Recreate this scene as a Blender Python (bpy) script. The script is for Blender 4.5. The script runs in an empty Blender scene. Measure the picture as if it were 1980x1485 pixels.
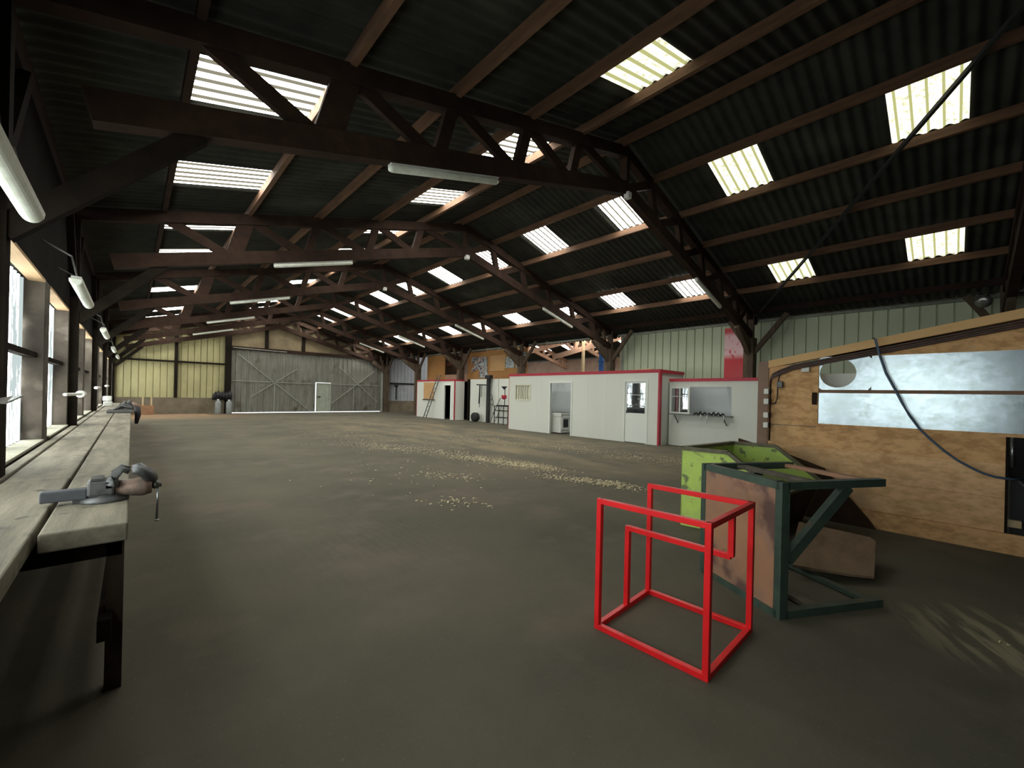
import bpy, bmesh, math, random
from mathutils import Vector, Matrix
random.seed(7)
SC = bpy.context.scene
COL = SC.collection
V = Vector

# ------------------------------------------------------------------ materials
MATS = {}
def mat(name, c1, c2=None, rough=.8, metal=0., scale=3., stretch=(1,1,1), lo=.35, hi=.65, bump=0., detail=6., c3=None, s3=1.2, lo3=.5, hi3=.62, spec=.3, coat=0.):
    if name in MATS: return MATS[name]
    m = bpy.data.materials.new(name); m.use_nodes = True
    n = m.node_tree.nodes; l = m.node_tree.links
    b = n['Principled BSDF']
    b.inputs['Roughness'].default_value = rough; b.inputs['Metallic'].default_value = metal
    b.inputs['Specular IOR Level'].default_value = spec
    b.inputs['Coat Weight'].default_value = coat
    b.inputs['Base Color'].default_value = (*c1, 1)
    if c2 is not None:
        tc = n.new('ShaderNodeTexCoord'); mp = n.new('ShaderNodeMapping'); mp.inputs['Scale'].default_value = stretch
        l.new(tc.outputs['Object'], mp.inputs['Vector'])
        nz = n.new('ShaderNodeTexNoise'); nz.inputs['Scale'].default_value = scale; nz.inputs['Detail'].default_value = detail; nz.inputs['Roughness'].default_value = .65
        l.new(mp.outputs[0], nz.inputs['Vector'])
        mr = n.new('ShaderNodeMapRange'); mr.inputs[1].default_value = lo; mr.inputs[2].default_value = hi
        l.new(nz.outputs['Fac'], mr.inputs[0])
        mx = n.new('ShaderNodeMix'); mx.data_type = 'RGBA'; mx.inputs[6].default_value = (*c1, 1); mx.inputs[7].default_value = (*c2, 1)
        l.new(mr.outputs[0], mx.inputs[0]); out = mx.outputs[2]
        if c3 is not None:
            n3 = n.new('ShaderNodeTexNoise'); n3.inputs['Scale'].default_value = s3; n3.inputs['Detail'].default_value = 5
            l.new(tc.outputs['Object'], n3.inputs['Vector'])
            m3 = n.new('ShaderNodeMapRange'); m3.inputs[1].default_value = lo3; m3.inputs[2].default_value = hi3
            l.new(n3.outputs['Fac'], m3.inputs[0])
            x3 = n.new('ShaderNodeMix'); x3.data_type = 'RGBA'; x3.inputs[7].default_value = (*c3, 1)
            l.new(m3.outputs[0], x3.inputs[0]); l.new(out, x3.inputs[6]); out = x3.outputs[2]
        l.new(out, b.inputs['Base Color'])
        if bump:
            bp = n.new('ShaderNodeBump'); bp.inputs['Strength'].default_value = bump; bp.inputs['Distance'].default_value = .02
            l.new(nz.outputs['Fac'], bp.inputs['Height']); l.new(bp.outputs[0], b.inputs['Normal'])
    MATS[name] = m; return m

def sheet_light(name, col, strength, axis, pitch, phase, dirt, depth=.45, nscale=5., plo=.5, pdepth=.6, nst=(1,1,1), pw=.22):
    """weathered translucent corrugated sheet that glows with the daylight behind it; moss lines sit in the troughs"""
    m = bpy.data.materials.new(name); m.use_nodes = True
    n = m.node_tree.nodes; l = m.node_tree.links
    n.remove(n['Principled BSDF']); out = n['Material Output']
    tc = n.new('ShaderNodeTexCoord'); sp = n.new('ShaderNodeSeparateXYZ'); l.new(tc.outputs['Object'], sp.inputs[0])
    ma = n.new('ShaderNodeMath'); ma.operation = 'MULTIPLY_ADD'; ma.inputs[1].default_value = 2*math.pi/pitch; ma.inputs[2].default_value = phase
    l.new(sp.outputs[axis], ma.inputs[0])
    sn = n.new('ShaderNodeMath'); sn.operation = 'SINE'; l.new(ma.outputs[0], sn.inputs[0])
    mr = n.new('ShaderNodeMapRange'); mr.inputs[1].default_value = .80; mr.inputs[2].default_value = .86; mr.inputs[3].default_value = 0; mr.inputs[4].default_value = 1
    l.new(sn.outputs[0], mr.inputs[0])
    nz = n.new('ShaderNodeTexNoise'); nz.inputs['Scale'].default_value = nscale; nz.inputs['Detail'].default_value = 7; nz.inputs['Roughness'].default_value = .7
    mpp = n.new('ShaderNodeMapping'); mpp.inputs['Scale'].default_value = nst; l.new(tc.outputs['Object'], mpp.inputs['Vector']); l.new(mpp.outputs[0], nz.inputs['Vector'])
    m2 = n.new('ShaderNodeMapRange'); m2.inputs[1].default_value = plo; m2.inputs[2].default_value = plo+pw; m2.inputs[4].default_value = pdepth; l.new(nz.outputs['Fac'], m2.inputs[0])
    ad = n.new('ShaderNodeMath'); ad.operation = 'MAXIMUM'; l.new(mr.outputs[0], ad.inputs[0]); l.new(m2.outputs[0], ad.inputs[1])
    ml = n.new('ShaderNodeMath'); ml.operation = 'MULTIPLY'; ml.inputs[1].default_value = depth; l.new(ad.outputs[0], ml.inputs[0])
    mx = n.new('ShaderNodeMix'); mx.data_type = 'RGBA'; mx.inputs[6].default_value = (*col, 1); mx.inputs[7].default_value = (*dirt, 1)
    l.new(ml.outputs[0], mx.inputs[0])
    em = n.new('ShaderNodeEmission'); em.inputs['Strength'].default_value = strength; l.new(mx.outputs[2], em.inputs['Color'])
    l.new(em.outputs[0], out.inputs['Surface'])
    return m

SKY = 19.      # radiance of the overcast daylight coming through the roof sheets
WIN = 14.5
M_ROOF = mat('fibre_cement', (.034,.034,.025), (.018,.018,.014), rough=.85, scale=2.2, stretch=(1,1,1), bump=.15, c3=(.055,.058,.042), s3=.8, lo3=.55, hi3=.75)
M_TIM = mat('stained_timber', (.038,.0215,.0145), (.023,.0135,.0095), rough=.85, scale=4, stretch=(1,1,1), bump=.1, spec=.12)
M_TIMD = mat('dark_timber', (.020,.015,.011), (.011,.009,.007), rough=.9, scale=4, spec=.05)
M_PURL = mat('purlin_timber', (.135,.070,.037), (.075,.040,.022), rough=.75, scale=3, stretch=(3,.6,3), bump=.1)
M_BLOCK = mat('grimy_block', (.095,.078,.06), (.05,.04,.032), rough=.9, scale=2.2, bump=.25, c3=(.15,.13,.105), s3=3., lo3=.55, hi3=.7)
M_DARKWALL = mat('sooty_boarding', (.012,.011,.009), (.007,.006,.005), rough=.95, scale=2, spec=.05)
M_SOFFIT = mat('plywood_soffit', (.42,.28,.15), (.33,.21,.11), rough=.7, scale=3, stretch=(4,.5,4))
M_SILL = mat('concrete_sill', (.36,.34,.27), (.24,.23,.17), rough=.9, scale=6, bump=.2)
M_BENCH = mat('worn_bench_wood', (.225,.20,.145), (.105,.092,.066), rough=.75, scale=2.4, stretch=(3.2,.45,3), bump=.35, lo=.38, hi=.66, c3=(.045,.04,.03), s3=7., lo3=.60, hi3=.72, spec=.35)
M_STEEL = mat('dark_steel', (.075,.078,.08), (.13,.125,.115), rough=.45, metal=.6, scale=9)
M_VISE = mat('vise_iron', (.15,.155,.155), (.075,.075,.075), rough=.45, metal=.5, scale=14, bump=.1)
M_VISER = mat('vise_rust', (.30,.20,.155), (.16,.13,.11), rough=.55, metal=.3, scale=18)
M_CHROME = mat('bright_steel', (.55,.56,.56), (.35,.36,.36), rough=.3, metal=.9, scale=8)
M_CABIN = mat('cabin_panel', (.74,.765,.69), (.69,.715,.645), rough=.55, scale=.8, stretch=(1,1,.25), c3=(.72,.73,.65), s3=.5, lo3=.4, hi3=.7)
M_CABIN2 = mat('cabin_frame_white', (.80,.84,.78), (.76,.80,.75), rough=.5, scale=1)
M_CREAM = mat('cream_frame', (.72,.72,.58), (.66,.66,.52), rough=.55, scale=4)
M_RED = mat('red_trim', (.50,.035,.06), (.42,.03,.05), rough=.4, scale=4)
M_REDF = mat('red_frame_paint', (.86,.018,.022), (.72,.015,.018), rough=.35, scale=5, spec=.4)
M_IN = mat('cabin_inside', (.62,.67,.69), (.57,.62,.64), rough=.6, scale=1)
M_GREEN = mat('green_sheet', (.58,.64,.46), (.51,.57,.41), rough=.5, scale=1.3, stretch=(1,1,.3), spec=.4)
M_YEL = mat('ochre_sheet', (.47,.43,.225), (.35,.32,.165), rough=.6, scale=1.4, stretch=(1,1,.35), c3=(.33,.29,.14), s3=.7, lo3=.55, hi3=.7)
M_GATE = mat('galvanised_gate', (.25,.25,.215), (.17,.165,.135), rough=.55, scale=1.8, stretch=(2,2,.5), metal=.15, c3=(.11,.09,.06), s3=1.3, lo3=.58, hi3=.72)
M_BLUESH = mat('pale_sheet', (.42,.45,.48), (.34,.36,.39), rough=.5, scale=2)
M_CONC = mat('stained_concrete', (.22,.185,.13), (.13,.105,.07), rough=.9, scale=1.1, bump=.15)
M_TAN = mat('tan_boarding', (.24,.19,.11), (.17,.13,.08), rough=.8, scale=1.2)
M_OSB = mat('strand_board', (.74,.44,.205), (.52,.285,.12), rough=.75, scale=7., stretch=(1,1,2.), bump=.15, lo=.42, hi=.6, c3=(.42,.26,.13), s3=1.1, lo3=.55, hi3=.72)
M_OSBL = mat('pale_strand_board', (.82,.52,.275), (.60,.35,.165), rough=.75, scale=6.5, stretch=(1,1,2.2), bump=.15, lo=.4, hi=.62, c3=(.50,.32,.17), s3=1.4, lo3=.52, hi3=.7)
M_PLY = mat('plain_plywood', (.70,.44,.20), (.62,.38,.17), rough=.7, scale=1.6, stretch=(1,.5,3))
M_CHIP = mat('chipboard', (.47,.24,.085), (.40,.20,.07), rough=.7, scale=1.2)
M_CHIPL = mat('light_chipboard', (.60,.36,.16), (.52,.31,.14), rough=.7, scale=3)
M_ZINC = mat('zinc_sheet', (.36,.42,.46), (.27,.32,.33), rough=.24, metal=.85, scale=9., stretch=(1,1,1.3), lo=.38, hi=.68, spec=.5, bump=.02, c3=(.30,.35,.36), s3=2., lo3=.55, hi3=.75)
M_TGREEN = mat('dark_green_paint', (.06,.095,.07), (.04,.06,.048), rough=.5, scale=7, c3=(.10,.085,.055), s3=6, lo3=.62, hi3=.7)
M_RUST = mat('rusted_plate', (.42,.22,.125), (.30,.18,.13), rough=.65, metal=.1, scale=2.2, lo=.42, hi=.62, c3=(.14,.08,.065), s3=2.0, lo3=.52, hi3=.585)
M_LIME = mat('lime_paint', (.60,.80,.16), (.50,.68,.17), rough=.55, scale=6, c3=(.20,.24,.10), s3=9, lo3=.6, hi3=.68)
M_LIMED = mat('worn_rim', (.20,.19,.12), (.13,.12,.08), rough=.7, scale=8)
M_BOARD = mat('old_board', (.29,.20,.125), (.20,.135,.085), rough=.75, scale=3, stretch=(1,3,1))
M_WHITE = mat('white_plastic', (.70,.70,.66), (.60,.60,.55), rough=.45, scale=8)
M_TUBE = mat('lamp_cover', (.72,.75,.66), (.58,.60,.50), rough=.4, scale=9, c3=(.35,.34,.27), s3=14, lo3=.66, hi3=.75)
M_BLACK = mat('black_rubber', (.02,.02,.022), (.03,.03,.032), rough=.55, scale=6)
M_HOSE = mat('blue_hose', (.075,.115,.17), (.06,.09,.13), rough=.45, scale=6)
M_PIPE = mat('brown_conduit', (.10,.06,.05), (.06,.04,.035), rough=.5, scale=6)
M_BLUE = mat('blue_steel', (.03,.14,.42), (.025,.10,.33), rough=.5, scale=6)
M_ORANGE = mat('orange_crate', (.36,.20,.11), (.28,.15,.08), rough=.7, scale=6)
M_WOODL = mat('pale_lath', (.60,.47,.28), (.48,.36,.21), rough=.7, scale=6)
M_GREY = mat('grey_bottle', (.26,.28,.27), (.20,.215,.21), rough=.5, scale=6)
M_GUT = mat('pale_gutter', (.42,.44,.38), (.30,.31,.26), rough=.6, scale=6)
M_SHAV = mat('wood_shaving', (.72,.64,.44), (.55,.47,.30), rough=.9, scale=20)
M_DKGLASS = mat('black_gloss', (.012,.013,.014), (.02,.02,.02), rough=.12, scale=2, spec=.6)
M_ANNEXW = mat('annex_render', (.36,.26,.20), (.26,.18,.14), rough=.9, scale=1.2)
M_RAW = mat('raw_pine', (.50,.30,.20), (.40,.23,.15), rough=.75, scale=4)

def glass_mat():
    m = bpy.data.materials.new('window_glass'); m.use_nodes = True
    n = m.node_tree.nodes; l = m.node_tree.links; n.remove(n['Principled BSDF'])
    g = n.new('ShaderNodeBsdfGlossy'); g.inputs['Roughness'].default_value = .02; g.inputs['Color'].default_value = (.95,.97,1,1)
    t = n.new('ShaderNodeBsdfTransparent'); t.inputs['Color'].default_value = (.55,.6,.62,1)
    x = n.new('ShaderNodeMixShader'); x.inputs[0].default_value = .5
    l.new(t.outputs[0], x.inputs[1]); l.new(g.outputs[0], x.inputs[2]); l.new(x.outputs[0], n['Material Output'].inputs['Surface'])
    return m
M_GLASS = glass_mat()

def floor_mat():
    m = bpy.data.materials.new('dusty_asphalt'); m.use_nodes = True
    n = m.node_tree.nodes; l = m.node_tree.links; b = n['Principled BSDF']
    b.inputs['Roughness'].default_value = .9; b.inputs['Specular IOR Level'].default_value = .15
    tc = n.new('ShaderNodeTexCoord')
    def noise(s, d=6, r=.6, st=(1,1,1), rot=0):
        mp = n.new('ShaderNodeMapping'); mp.inputs['Scale'].default_value = st; mp.inputs['Rotation'].default_value = (0,0,rot)
        l.new(tc.outputs['Object'], mp.inputs['Vector'])
        z = n.new('ShaderNodeTexNoise'); z.inputs['Scale'].default_value = s; z.inputs['Detail'].default_value = d; z.inputs['Roughness'].default_value = r
        l.new(mp.outputs[0], z.inputs['Vector']); return z.outputs['Fac']
    def mr(x, a, c, lo=0, hi=1):
        q = n.new('ShaderNodeMapRange'); q.inputs[1].default_value = a; q.inputs[2].default_value = c; q.inputs[3].default_value = lo; q.inputs[4].default_value = hi
        l.new(x, q.inputs[0]); return q.outputs[0]
    def mix(f, a, c):
        q = n.new('ShaderNodeMix'); q.data_type = 'RGBA'
        l.new(f, q.inputs[0])
        if isinstance(a, tuple): q.inputs[6].default_value = (*a, 1)
        else: l.new(a, q.inputs[6])
        if isinstance(c, tuple): q.inputs[7].default_value = (*c, 1)
        else: l.new(c, q.inputs[7])
        return q.outputs[2]
    def mul(a, c):
        q = n.new('ShaderNodeMath'); q.operation = 'MULTIPLY'; l.new(a, q.inputs[0]); l.new(c, q.inputs[1]); return q.outputs[0]
    sp = n.new('ShaderNodeSeparateXYZ'); l.new(tc.outputs['Object'], sp.inputs[0])
    base = mix(mr(noise(.55), .35, .65), (.132,.119,.086), (.094,.088,.066))
    base = mix(mr(noise(.9, 4), .52, .68), base, (.15,.125,.095))
    base = mix(mr(noise(60, 3, .7), .62, .72), base, (.17,.16,.13))
    base = mix(mr(noise(14, 8, .8), .66, .72), base, (.26,.24,.18))
    # brownish, chalky stretch of floor along the cabins, with a worn sandy track
    wx = mul(mr(sp.outputs[0], 4.5, 7.5), mr(sp.outputs[0], 12.3, 10.5))
    wy = mul(mr(sp.outputs[1], 2.5, 6), mr(sp.outputs[1], 27, 17))
    band = mul(wx, wy)
    base = mix(mul(band, mr(noise(1.1, 8, .7, (1,.35,1)), .42, .66, 0, .85)), base, (.26,.21,.13))
    base = mix(mul(band, mr(noise(3.5, 9, .78, (1,.3,1)), .58, .66, 0, .8)), base, (.40,.34,.22))
    # rusty sand near the end wall
    base = mix(mul(mr(sp.outputs[1], 24, 27), mr(sp.outputs[0], 6, 1)), base, (.30,.20,.12))
    # pale dust near the plywood partition, with light from the right painted in
    d = n.new('ShaderNodeVectorMath'); d.operation = 'DISTANCE'; d.inputs[1].default_value = (4.1,-.28,0); l.new(tc.outputs['Object'], d.inputs[0])
    mpd = n.new('ShaderNodeMapping'); mpd.vector_type = 'TEXTURE'; mpd.inputs['Rotation'].default_value = (0,0,.43); mpd.inputs['Scale'].default_value = (1.4,.22,1); l.new(tc.outputs['Object'], mpd.inputs['Vector'])
    nzd = n.new('ShaderNodeTexNoise'); nzd.inputs['Scale'].default_value = 2.6; nzd.inputs['Detail'].default_value = 5; l.new(mpd.outputs[0], nzd.inputs['Vector']); streaky = nzd.outputs['Fac']
    base = mix(mul(mr(d.outputs['Value'], .62, .25), mr(streaky, .46, .58)), base, (.30,.265,.175))
    # tyre scuffs
    w = n.new('ShaderNodeTexWave'); w.inputs['Scale'].default_value = 3.5; w.inputs['Distortion'].default_value = 3.; w.inputs['Detail'].default_value = 2
    l.new(tc.outputs['Object'], w.inputs['Vector'])
    d2 = n.new('ShaderNodeVectorMath'); d2.operation = 'DISTANCE'; d2.inputs[1].default_value = (1.9,3.9,0); l.new(tc.outputs['Object'], d2.inputs[0])
    base = mix(mul(mr(d2.outputs['Value'], 1.5, .4, 0, .13), mr(w.outputs['Fac'], .6, .9)), base, (.17,.15,.11))
    l.new(base, b.inputs['Base Color'])
    bp = n.new('ShaderNodeBump'); bp.inputs['Strength'].default_value = .25; bp.inputs['Distance'].default_value = .01
    l.new(noise(30, 6, .7), bp.inputs['Height']); l.new(bp.outputs[0], b.inputs['Normal'])
    return m

def graffiti_mat(name, cols, scale):
    m = bpy.data.materials.new(name); m.use_nodes = True
    n = m.node_tree.nodes; l = m.node_tree.links; b = n['Principled BSDF']; b.inputs['Roughness'].default_value = .6
    tc = n.new('ShaderNodeTexCoord'); nz = n.new('ShaderNodeTexNoise'); nz.inputs['Scale'].default_value = scale; nz.inputs['Detail'].default_value = 3; nz.inputs['Distortion'].default_value = 1.4
    l.new(tc.outputs['Object'], nz.inputs['Vector'])
    cr = n.new('ShaderNodeValToRGB'); cr.color_ramp.interpolation = 'CONSTANT'
    e = cr.color_ramp.elements
    pos = [0, .38, .46, .53, .6]
    e[0].position = 0; e[0].color = (*cols[0], 1); e[1].position = pos[1]; e[1].color = (*cols[1], 1)
    for p, c in zip(pos[2:], cols[2:]): k = e.new(p); k.color = (*c, 1)
    l.new(nz.outputs['Fac'], cr.inputs[0]); l.new(cr.outputs[0], b.inputs['Base Color']); return m
M_GRAF = graffiti_mat('painted_mural', [(.30,.36,.40),(.55,.60,.58),(.08,.08,.10),(.40,.28,.24),(.62,.60,.52)], 3.2)
M_POST = graffiti_mat('printed_notice', [(.10,.28,.45),(.65,.68,.62),(.06,.06,.07),(.60,.62,.58),(.15,.30,.42)], 5.5)
def redpanel_mat():
    m = bpy.data.materials.new('red_gloss_panel'); m.use_nodes = True
    n = m.node_tree.nodes; l = m.node_tree.links; b = n['Principled BSDF']; b.inputs['Roughness'].default_value = .25
    tc = n.new('ShaderNodeTexCoord'); sp = n.new('ShaderNodeSeparateXYZ'); l.new(tc.outputs['Object'], sp.inputs[0])
    nz = n.new('ShaderNodeTexNoise'); nz.inputs['Scale'].default_value = 6; nz.inputs['Detail'].default_value = 4; l.new(tc.outputs['Object'], nz.inputs['Vector'])
    a = n.new('ShaderNodeMapRange'); a.inputs[1].default_value = 2.9; a.inputs[2].default_value = 3.1; l.new(sp.outputs[2], a.inputs[0])
    c = n.new('ShaderNodeMapRange'); c.inputs[1].default_value = 3.85; c.inputs[2].default_value = 3.7; l.new(sp.outputs[2], c.inputs[0])
    k = n.new('ShaderNodeMapRange'); k.inputs[1].default_value = .36; k.inputs[2].default_value = .44; l.new(nz.outputs['Fac'], k.inputs[0])
    p = n.new('ShaderNodeMath'); p.operation = 'MULTIPLY'; l.new(a.outputs[0], p.inputs[0]); l.new(c.outputs[0], p.inputs[1])
    q = n.new('ShaderNodeMath'); q.operation = 'MULTIPLY'; l.new(p.outputs[0], q.inputs[0]); l.new(k.outputs[0], q.inputs[1])
    x = n.new('ShaderNodeMix'); x.data_type = 'RGBA'; x.inputs[6].default_value = (.60,.008,.022,1); x.inputs[7].default_value = (.86,.55,.57,1)  # pinkish white blotches are a reflection painted into the red
    l.new(q.outputs[0], x.inputs[0]); l.new(x.outputs[2], b.inputs['Base Color']); return m
M_REDP = redpanel_mat()

# ------------------------------------------------------------------ mesh helpers
class MB:
    """collects shapes (world coordinates, or local if the parent is given local=True)"""
    def __init__(s): s.bm = bmesh.new()
    def box(s, x0, y0, z0, x1, y1, z1):
        vs = [s.bm.verts.new(p) for p in ((x0,y0,z0),(x1,y0,z0),(x1,y1,z0),(x0,y1,z0),(x0,y0,z1),(x1,y0,z1),(x1,y1,z1),(x0,y1,z1))]
        for f in ((0,3,2,1),(4,5,6,7),(0,1,5,4),(1,2,6,5),(2,3,7,6),(3,0,4,7)): s.bm.faces.new([vs[i] for i in f])
        return s
    def beam(s, a, b, w, h, up=(0,0,1), w2=None, h2=None):
        a = V(a); b = V(b); d = (b-a).normalized(); up = V(up)
        if abs(d.dot(up)) > .98: up = V((0,1,0)) if abs(d.y) < .9 else V((1,0,0))
        sd = d.cross(up).normalized(); u = sd.cross(d).normalized()
        vs = []
        for p, ww, hh in ((a, w, h), (b, w2 or w, h2 or h)):
            for sx, sy in ((-1,-1),(1,-1),(1,1),(-1,1)): vs.append(s.bm.verts.new(p + sd*sx*ww/2 + u*sy*hh/2))
        for f in ((0,1,2,3),(7,6,5,4),(0,4,5,1),(1,5,6,2),(2,6,7,3),(3,7,4,0)): s.bm.faces.new([vs[i] for i in f])
        return s
    def tube(s, pts, r, n=12, cap=True, radii=None):
        pts = [V(p) for p in pts]; rings = []
        for i, p in enumerate(pts):
            d = (pts[min(i+1, len(pts)-1)] - pts[max(i-1, 0)]).normalized()
            ref = V((0,0,1)) if abs(d.z) < .9 else V((1,0,0))
            a = d.cross(ref).normalized(); b = a.cross(d).normalized(); rr = radii[i] if radii else r
            rings.append([s.bm.verts.new(p + (a*math.cos(2*math.pi*k/n) + b*math.sin(2*math.pi*k/n))*rr) for k in range(n)])
        for i in range(len(rings)-1):
            for k in range(n): s.bm.faces.new((rings[i][k], rings[i][(k+1)%n], rings[i+1][(k+1)%n], rings[i+1][k]))
        if cap:
            s.bm.faces.new(rings[0][::-1]); s.bm.faces.new(rings[-1])
        return s
    def lathe(s, base, prof, axis=(0,0,1), n=20):
        base = V(base); ax = V(axis).normalized()
        return s.tube([base + ax*h for r, h in prof], 1, n, True, [max(r, .001) for r, h in prof])
    def prism(s, poly, direction):
        d = V(direction); a = [s.bm.verts.new(p) for p in poly]; b = [s.bm.verts.new(V(p)+d) for p in poly]; n = len(poly)
        s.bm.faces.new(a); s.bm.faces.new(b[::-1])
        for i in range(n): s.bm.faces.new((a[i], b[i], b[(i+1)%n], a[(i+1)%n]))
        return s
    def wave(s, o, u, v, nrm, U, Vv, pitch, amp, kind='sine', seg=8, phase=0., skip=None, vs=(0., 1.)):
        """corrugated sheet: wave runs along u, ridges run along v"""
        o = V(o); u = V(u); v = V(v); nrm = V(nrm)
        if kind == 'sine':
            ts = [i*pitch/seg for i in range(int(round(U/pitch*seg))+1)]
            prof = [(t, amp*math.sin(2*math.pi*t/pitch + phase)) for t in ts]
        elif kind == 'groove':   # wide flat pans with a narrow recess between them
            prof = []; t = 0
            while t < U - 1e-6:
                for f, h in ((0, 0), (.86, 0), (.89, -amp), (.96, -amp), (.99, 0)):
                    if t + f*pitch <= U: prof.append((t + f*pitch, h))
                t += pitch
            prof.append((U, 0))
        else:   # trapezoid ribs: flat pan, narrow rib
            prof = []; t = 0
            while t < U - 1e-6:
                for f, h in ((0, 0), (.72, 0), (.79, amp), (.93, amp)):
                    if t + f*pitch <= U: prof.append((t + f*pitch, h))
                t += pitch
            prof.append((U, 0))
        rows = [[s.bm.verts.new(o + u*t + nrm*h + v*Vv*k) for t, h in prof] for k in vs]
        for j in range(len(rows)-1):
            for i in range(len(prof)-1):
                if skip and skip((prof[i][0]+prof[i+1][0])/2): continue
                s.bm.faces.new((rows[j][i], rows[j][i+1], rows[j+1][i+1], rows[j+1][i]))
        return s
    def build(s, name, m, parent=None, smooth=False, bevel=0., local=False, solid=0.):
        bmesh.ops.delete(s.bm, geom=[v for v in s.bm.verts if not v.link_faces], context='VERTS')
        bmesh.ops.recalc_face_normals(s.bm, faces=s.bm.faces)
        bb = [v.co.copy() for v in s.bm.verts]
        me = bpy.data.meshes.new(name); o = bpy.data.objects.new(name, me); COL.objects.link(o)
        if parent is not None:
            if not local: s.bm.transform(Matrix.Translation(-wloc(parent)))
            o.parent = parent
        elif not local:
            c = V(((min(p.x for p in bb)+max(p.x for p in bb))/2, (min(p.y for p in bb)+max(p.y for p in bb))/2, min(p.z for p in bb)))
            s.bm.transform(Matrix.Translation(-c)); o.location = c
        if smooth:
            for f in s.bm.faces: f.smooth = True
        s.bm.to_mesh(me); s.bm.free(); me.materials.append(m)
        if bevel:
            b = o.modifiers.new('Bevel', 'BEVEL'); b.width = bevel; b.segments = 2; b.limit_method = 'ANGLE'
        if solid:
            q = o.modifiers.new('Solid', 'SOLIDIFY'); q.thickness = solid; q.offset = 0
        return o
def wloc(o):
    p = V((0,0,0))
    while o is not None: p += o.location; o = o.parent
    return p
def tag(o, label, cat, group=None):
    o['label'] = label; o['category'] = cat
    if group: o['group'] = group
    return o
def thing(name, loc, label, cat, group=None, rz=0.):
    o = bpy.data.objects.new(name, None); COL.objects.link(o); o.location = loc; o.rotation_euler = (0,0,rz); o.empty_display_size = .2
    return tag(o, label, cat, group)
def struct(o): o['kind'] = 'structure'; return o
def sempty(name, loc):
    o = bpy.data.objects.new(name, None); COL.objects.link(o); o.location = loc; return struct(o)
def copy_tree(o, parent=None):
    c = o.copy(); COL.objects.link(c); c.parent = parent
    for ch in [x for x in bpy.data.objects if x.parent == o]: copy_tree(ch, c)
    return c
def B(*a): return MB().box(*a)

# ------------------------------------------------------------------ dimensions
ZA, SL, SR, XA = 6.58, .264, .287, 7.05
def zr(x): return ZA - SL*(XA-x) if x < XA else ZA - SR*(x-XA)
TY = [-.75, 4.5, 9.75, 15., 20.25, 25.3, 30.05]     # truss planes
PX = [-.80, .35, 1.65, 3.0, 4.36, 5.6, 6.82, 8.06, 9.33, 10.6, 11.87, 13.12, 14.42]   # purlins
YB, YE = -5.5, 30.3
WP = .175
SKYK = list(range(0, 12))
Y0 = YB + (( -.07 - YB) % WP)      # start so that skylight edges fall on whole waves
def is_sky(y): 
    t = (y + .07) % 2.625
    return t < .875 and -.07 <= y < 29.9

# ------------------------------------------------------------------ floor
fl = MB()
fl.box(-3, YB-.5, -.2, 30.5, 30.42, 0)
f = fl.build('floor', floor_mat(), local=True); struct(f)

# ------------------------------------------------------------------ roof
rows = [(-1.35,.46),(.46,1.67),(1.67,4.50),(4.50,5.62),(5.62,7.05),(7.05,8.20),(8.20,9.35),(9.35,12.03),(12.03,13.14),(13.14,15.55)]
skyrows = {(.46,1.67),(4.50,5.62),(8.20,9.35),(12.03,13.14)}
ce = MB(); nY = YE + .1 - Y0
def row_vec(x0, x1):
    a = V((x0, Y0, zr(x0))); b = V((x1, Y0, zr(x1)))
    if x0 >= XA-.001: a.z = ZA - SR*(x0-XA)
    return a, b - a
for (x0, x1) in rows:
    a, d = row_vec(x0, x1); L = d.length; d.normalize(); n = V((0,1,0)).cross(d)*-1
    if n.z < 0: n = -n
    lift = .012 if (x0, x1) in ((1.67,4.50),(9.35,12.03)) else 0
    a = a + n*lift
    ce.wave(a - d*.03, (0,1,0), d, n, nY, L+.06, WP, .024, 'sine', 8, skip=(lambda t: is_sky(Y0+t)) if (x0,x1) in skyrows else None)
# upper lap lines of the big rows: one more overlapping sheet each
o = ce.build('ceiling', M_ROOF, local=True, smooth=True); struct(o)

M_SKYL = sheet_light('roof_light_sheet', (1.,.99,.92), SKY, 1, WP, math.pi/2*3, (.016,.015,.011), 1., 6, .55, .25)
M_SKYM = sheet_light('mossy_roof_light_sheet', (1.,.98,.80), 1.9, 1, WP, math.pi/2*3, (.26,.26,.10), .97, 11, .42, .85)
wn = [0]
def wname():
    wn[0] += 1; return 'window_%d' % wn[0]
protos = []
for (x0, x1) in sorted(skyrows):
    a, d = row_vec(x0, x1); L = d.length; d.normalize(); n = V((0,1,0)).cross(d)*-1
    if n.z < 0: n = -n
    me = MB().wave(d*-.02, (0,1,0), d, n, .875, L+.04, WP, .024, 'sine', 8)
    o = me.build(wname(), M_SKYL, local=True, smooth=True); struct(o); o.location = (a.x, -.07, a.z); protos.append(o)
for o in protos:
    for k in SKYK[1:]:
        c = o.copy(); c.name = wname()
        if k == 2: c.data = o.data.copy(); c.data.materials[0] = M_SKYL
        if k > 2: c.data = far_data
        if k == 2: far_data = c.data
        COL.objects.link(c); c.location = (o.location.x, -.07+2.625*k, o.location.z)
    o.data.materials[0] = M_SKYM

# purlins
names = ['at the left eave','first up from the left eave','second up from the left eave','third up the left slope','fourth up the left slope','fifth up the left slope','just left of the ridge',
 'just right of the ridge','below the upper right skylights','in the middle of the right slope','above the lower right skylights','below the lower right skylights','at the right eave']
for x, nm in zip(PX, names):
    z = min(zr(x), zr(x+.07)) - .024
    o = B(x, YB, z-.15, x+.07, YE-.08, z).build('purlin', M_PURL if 1 < x < 14 else M_TIM)
    tag(o, 'long brown timber purlin ' + nm, 'purlin', 'purlins under the corrugated roof')

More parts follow.
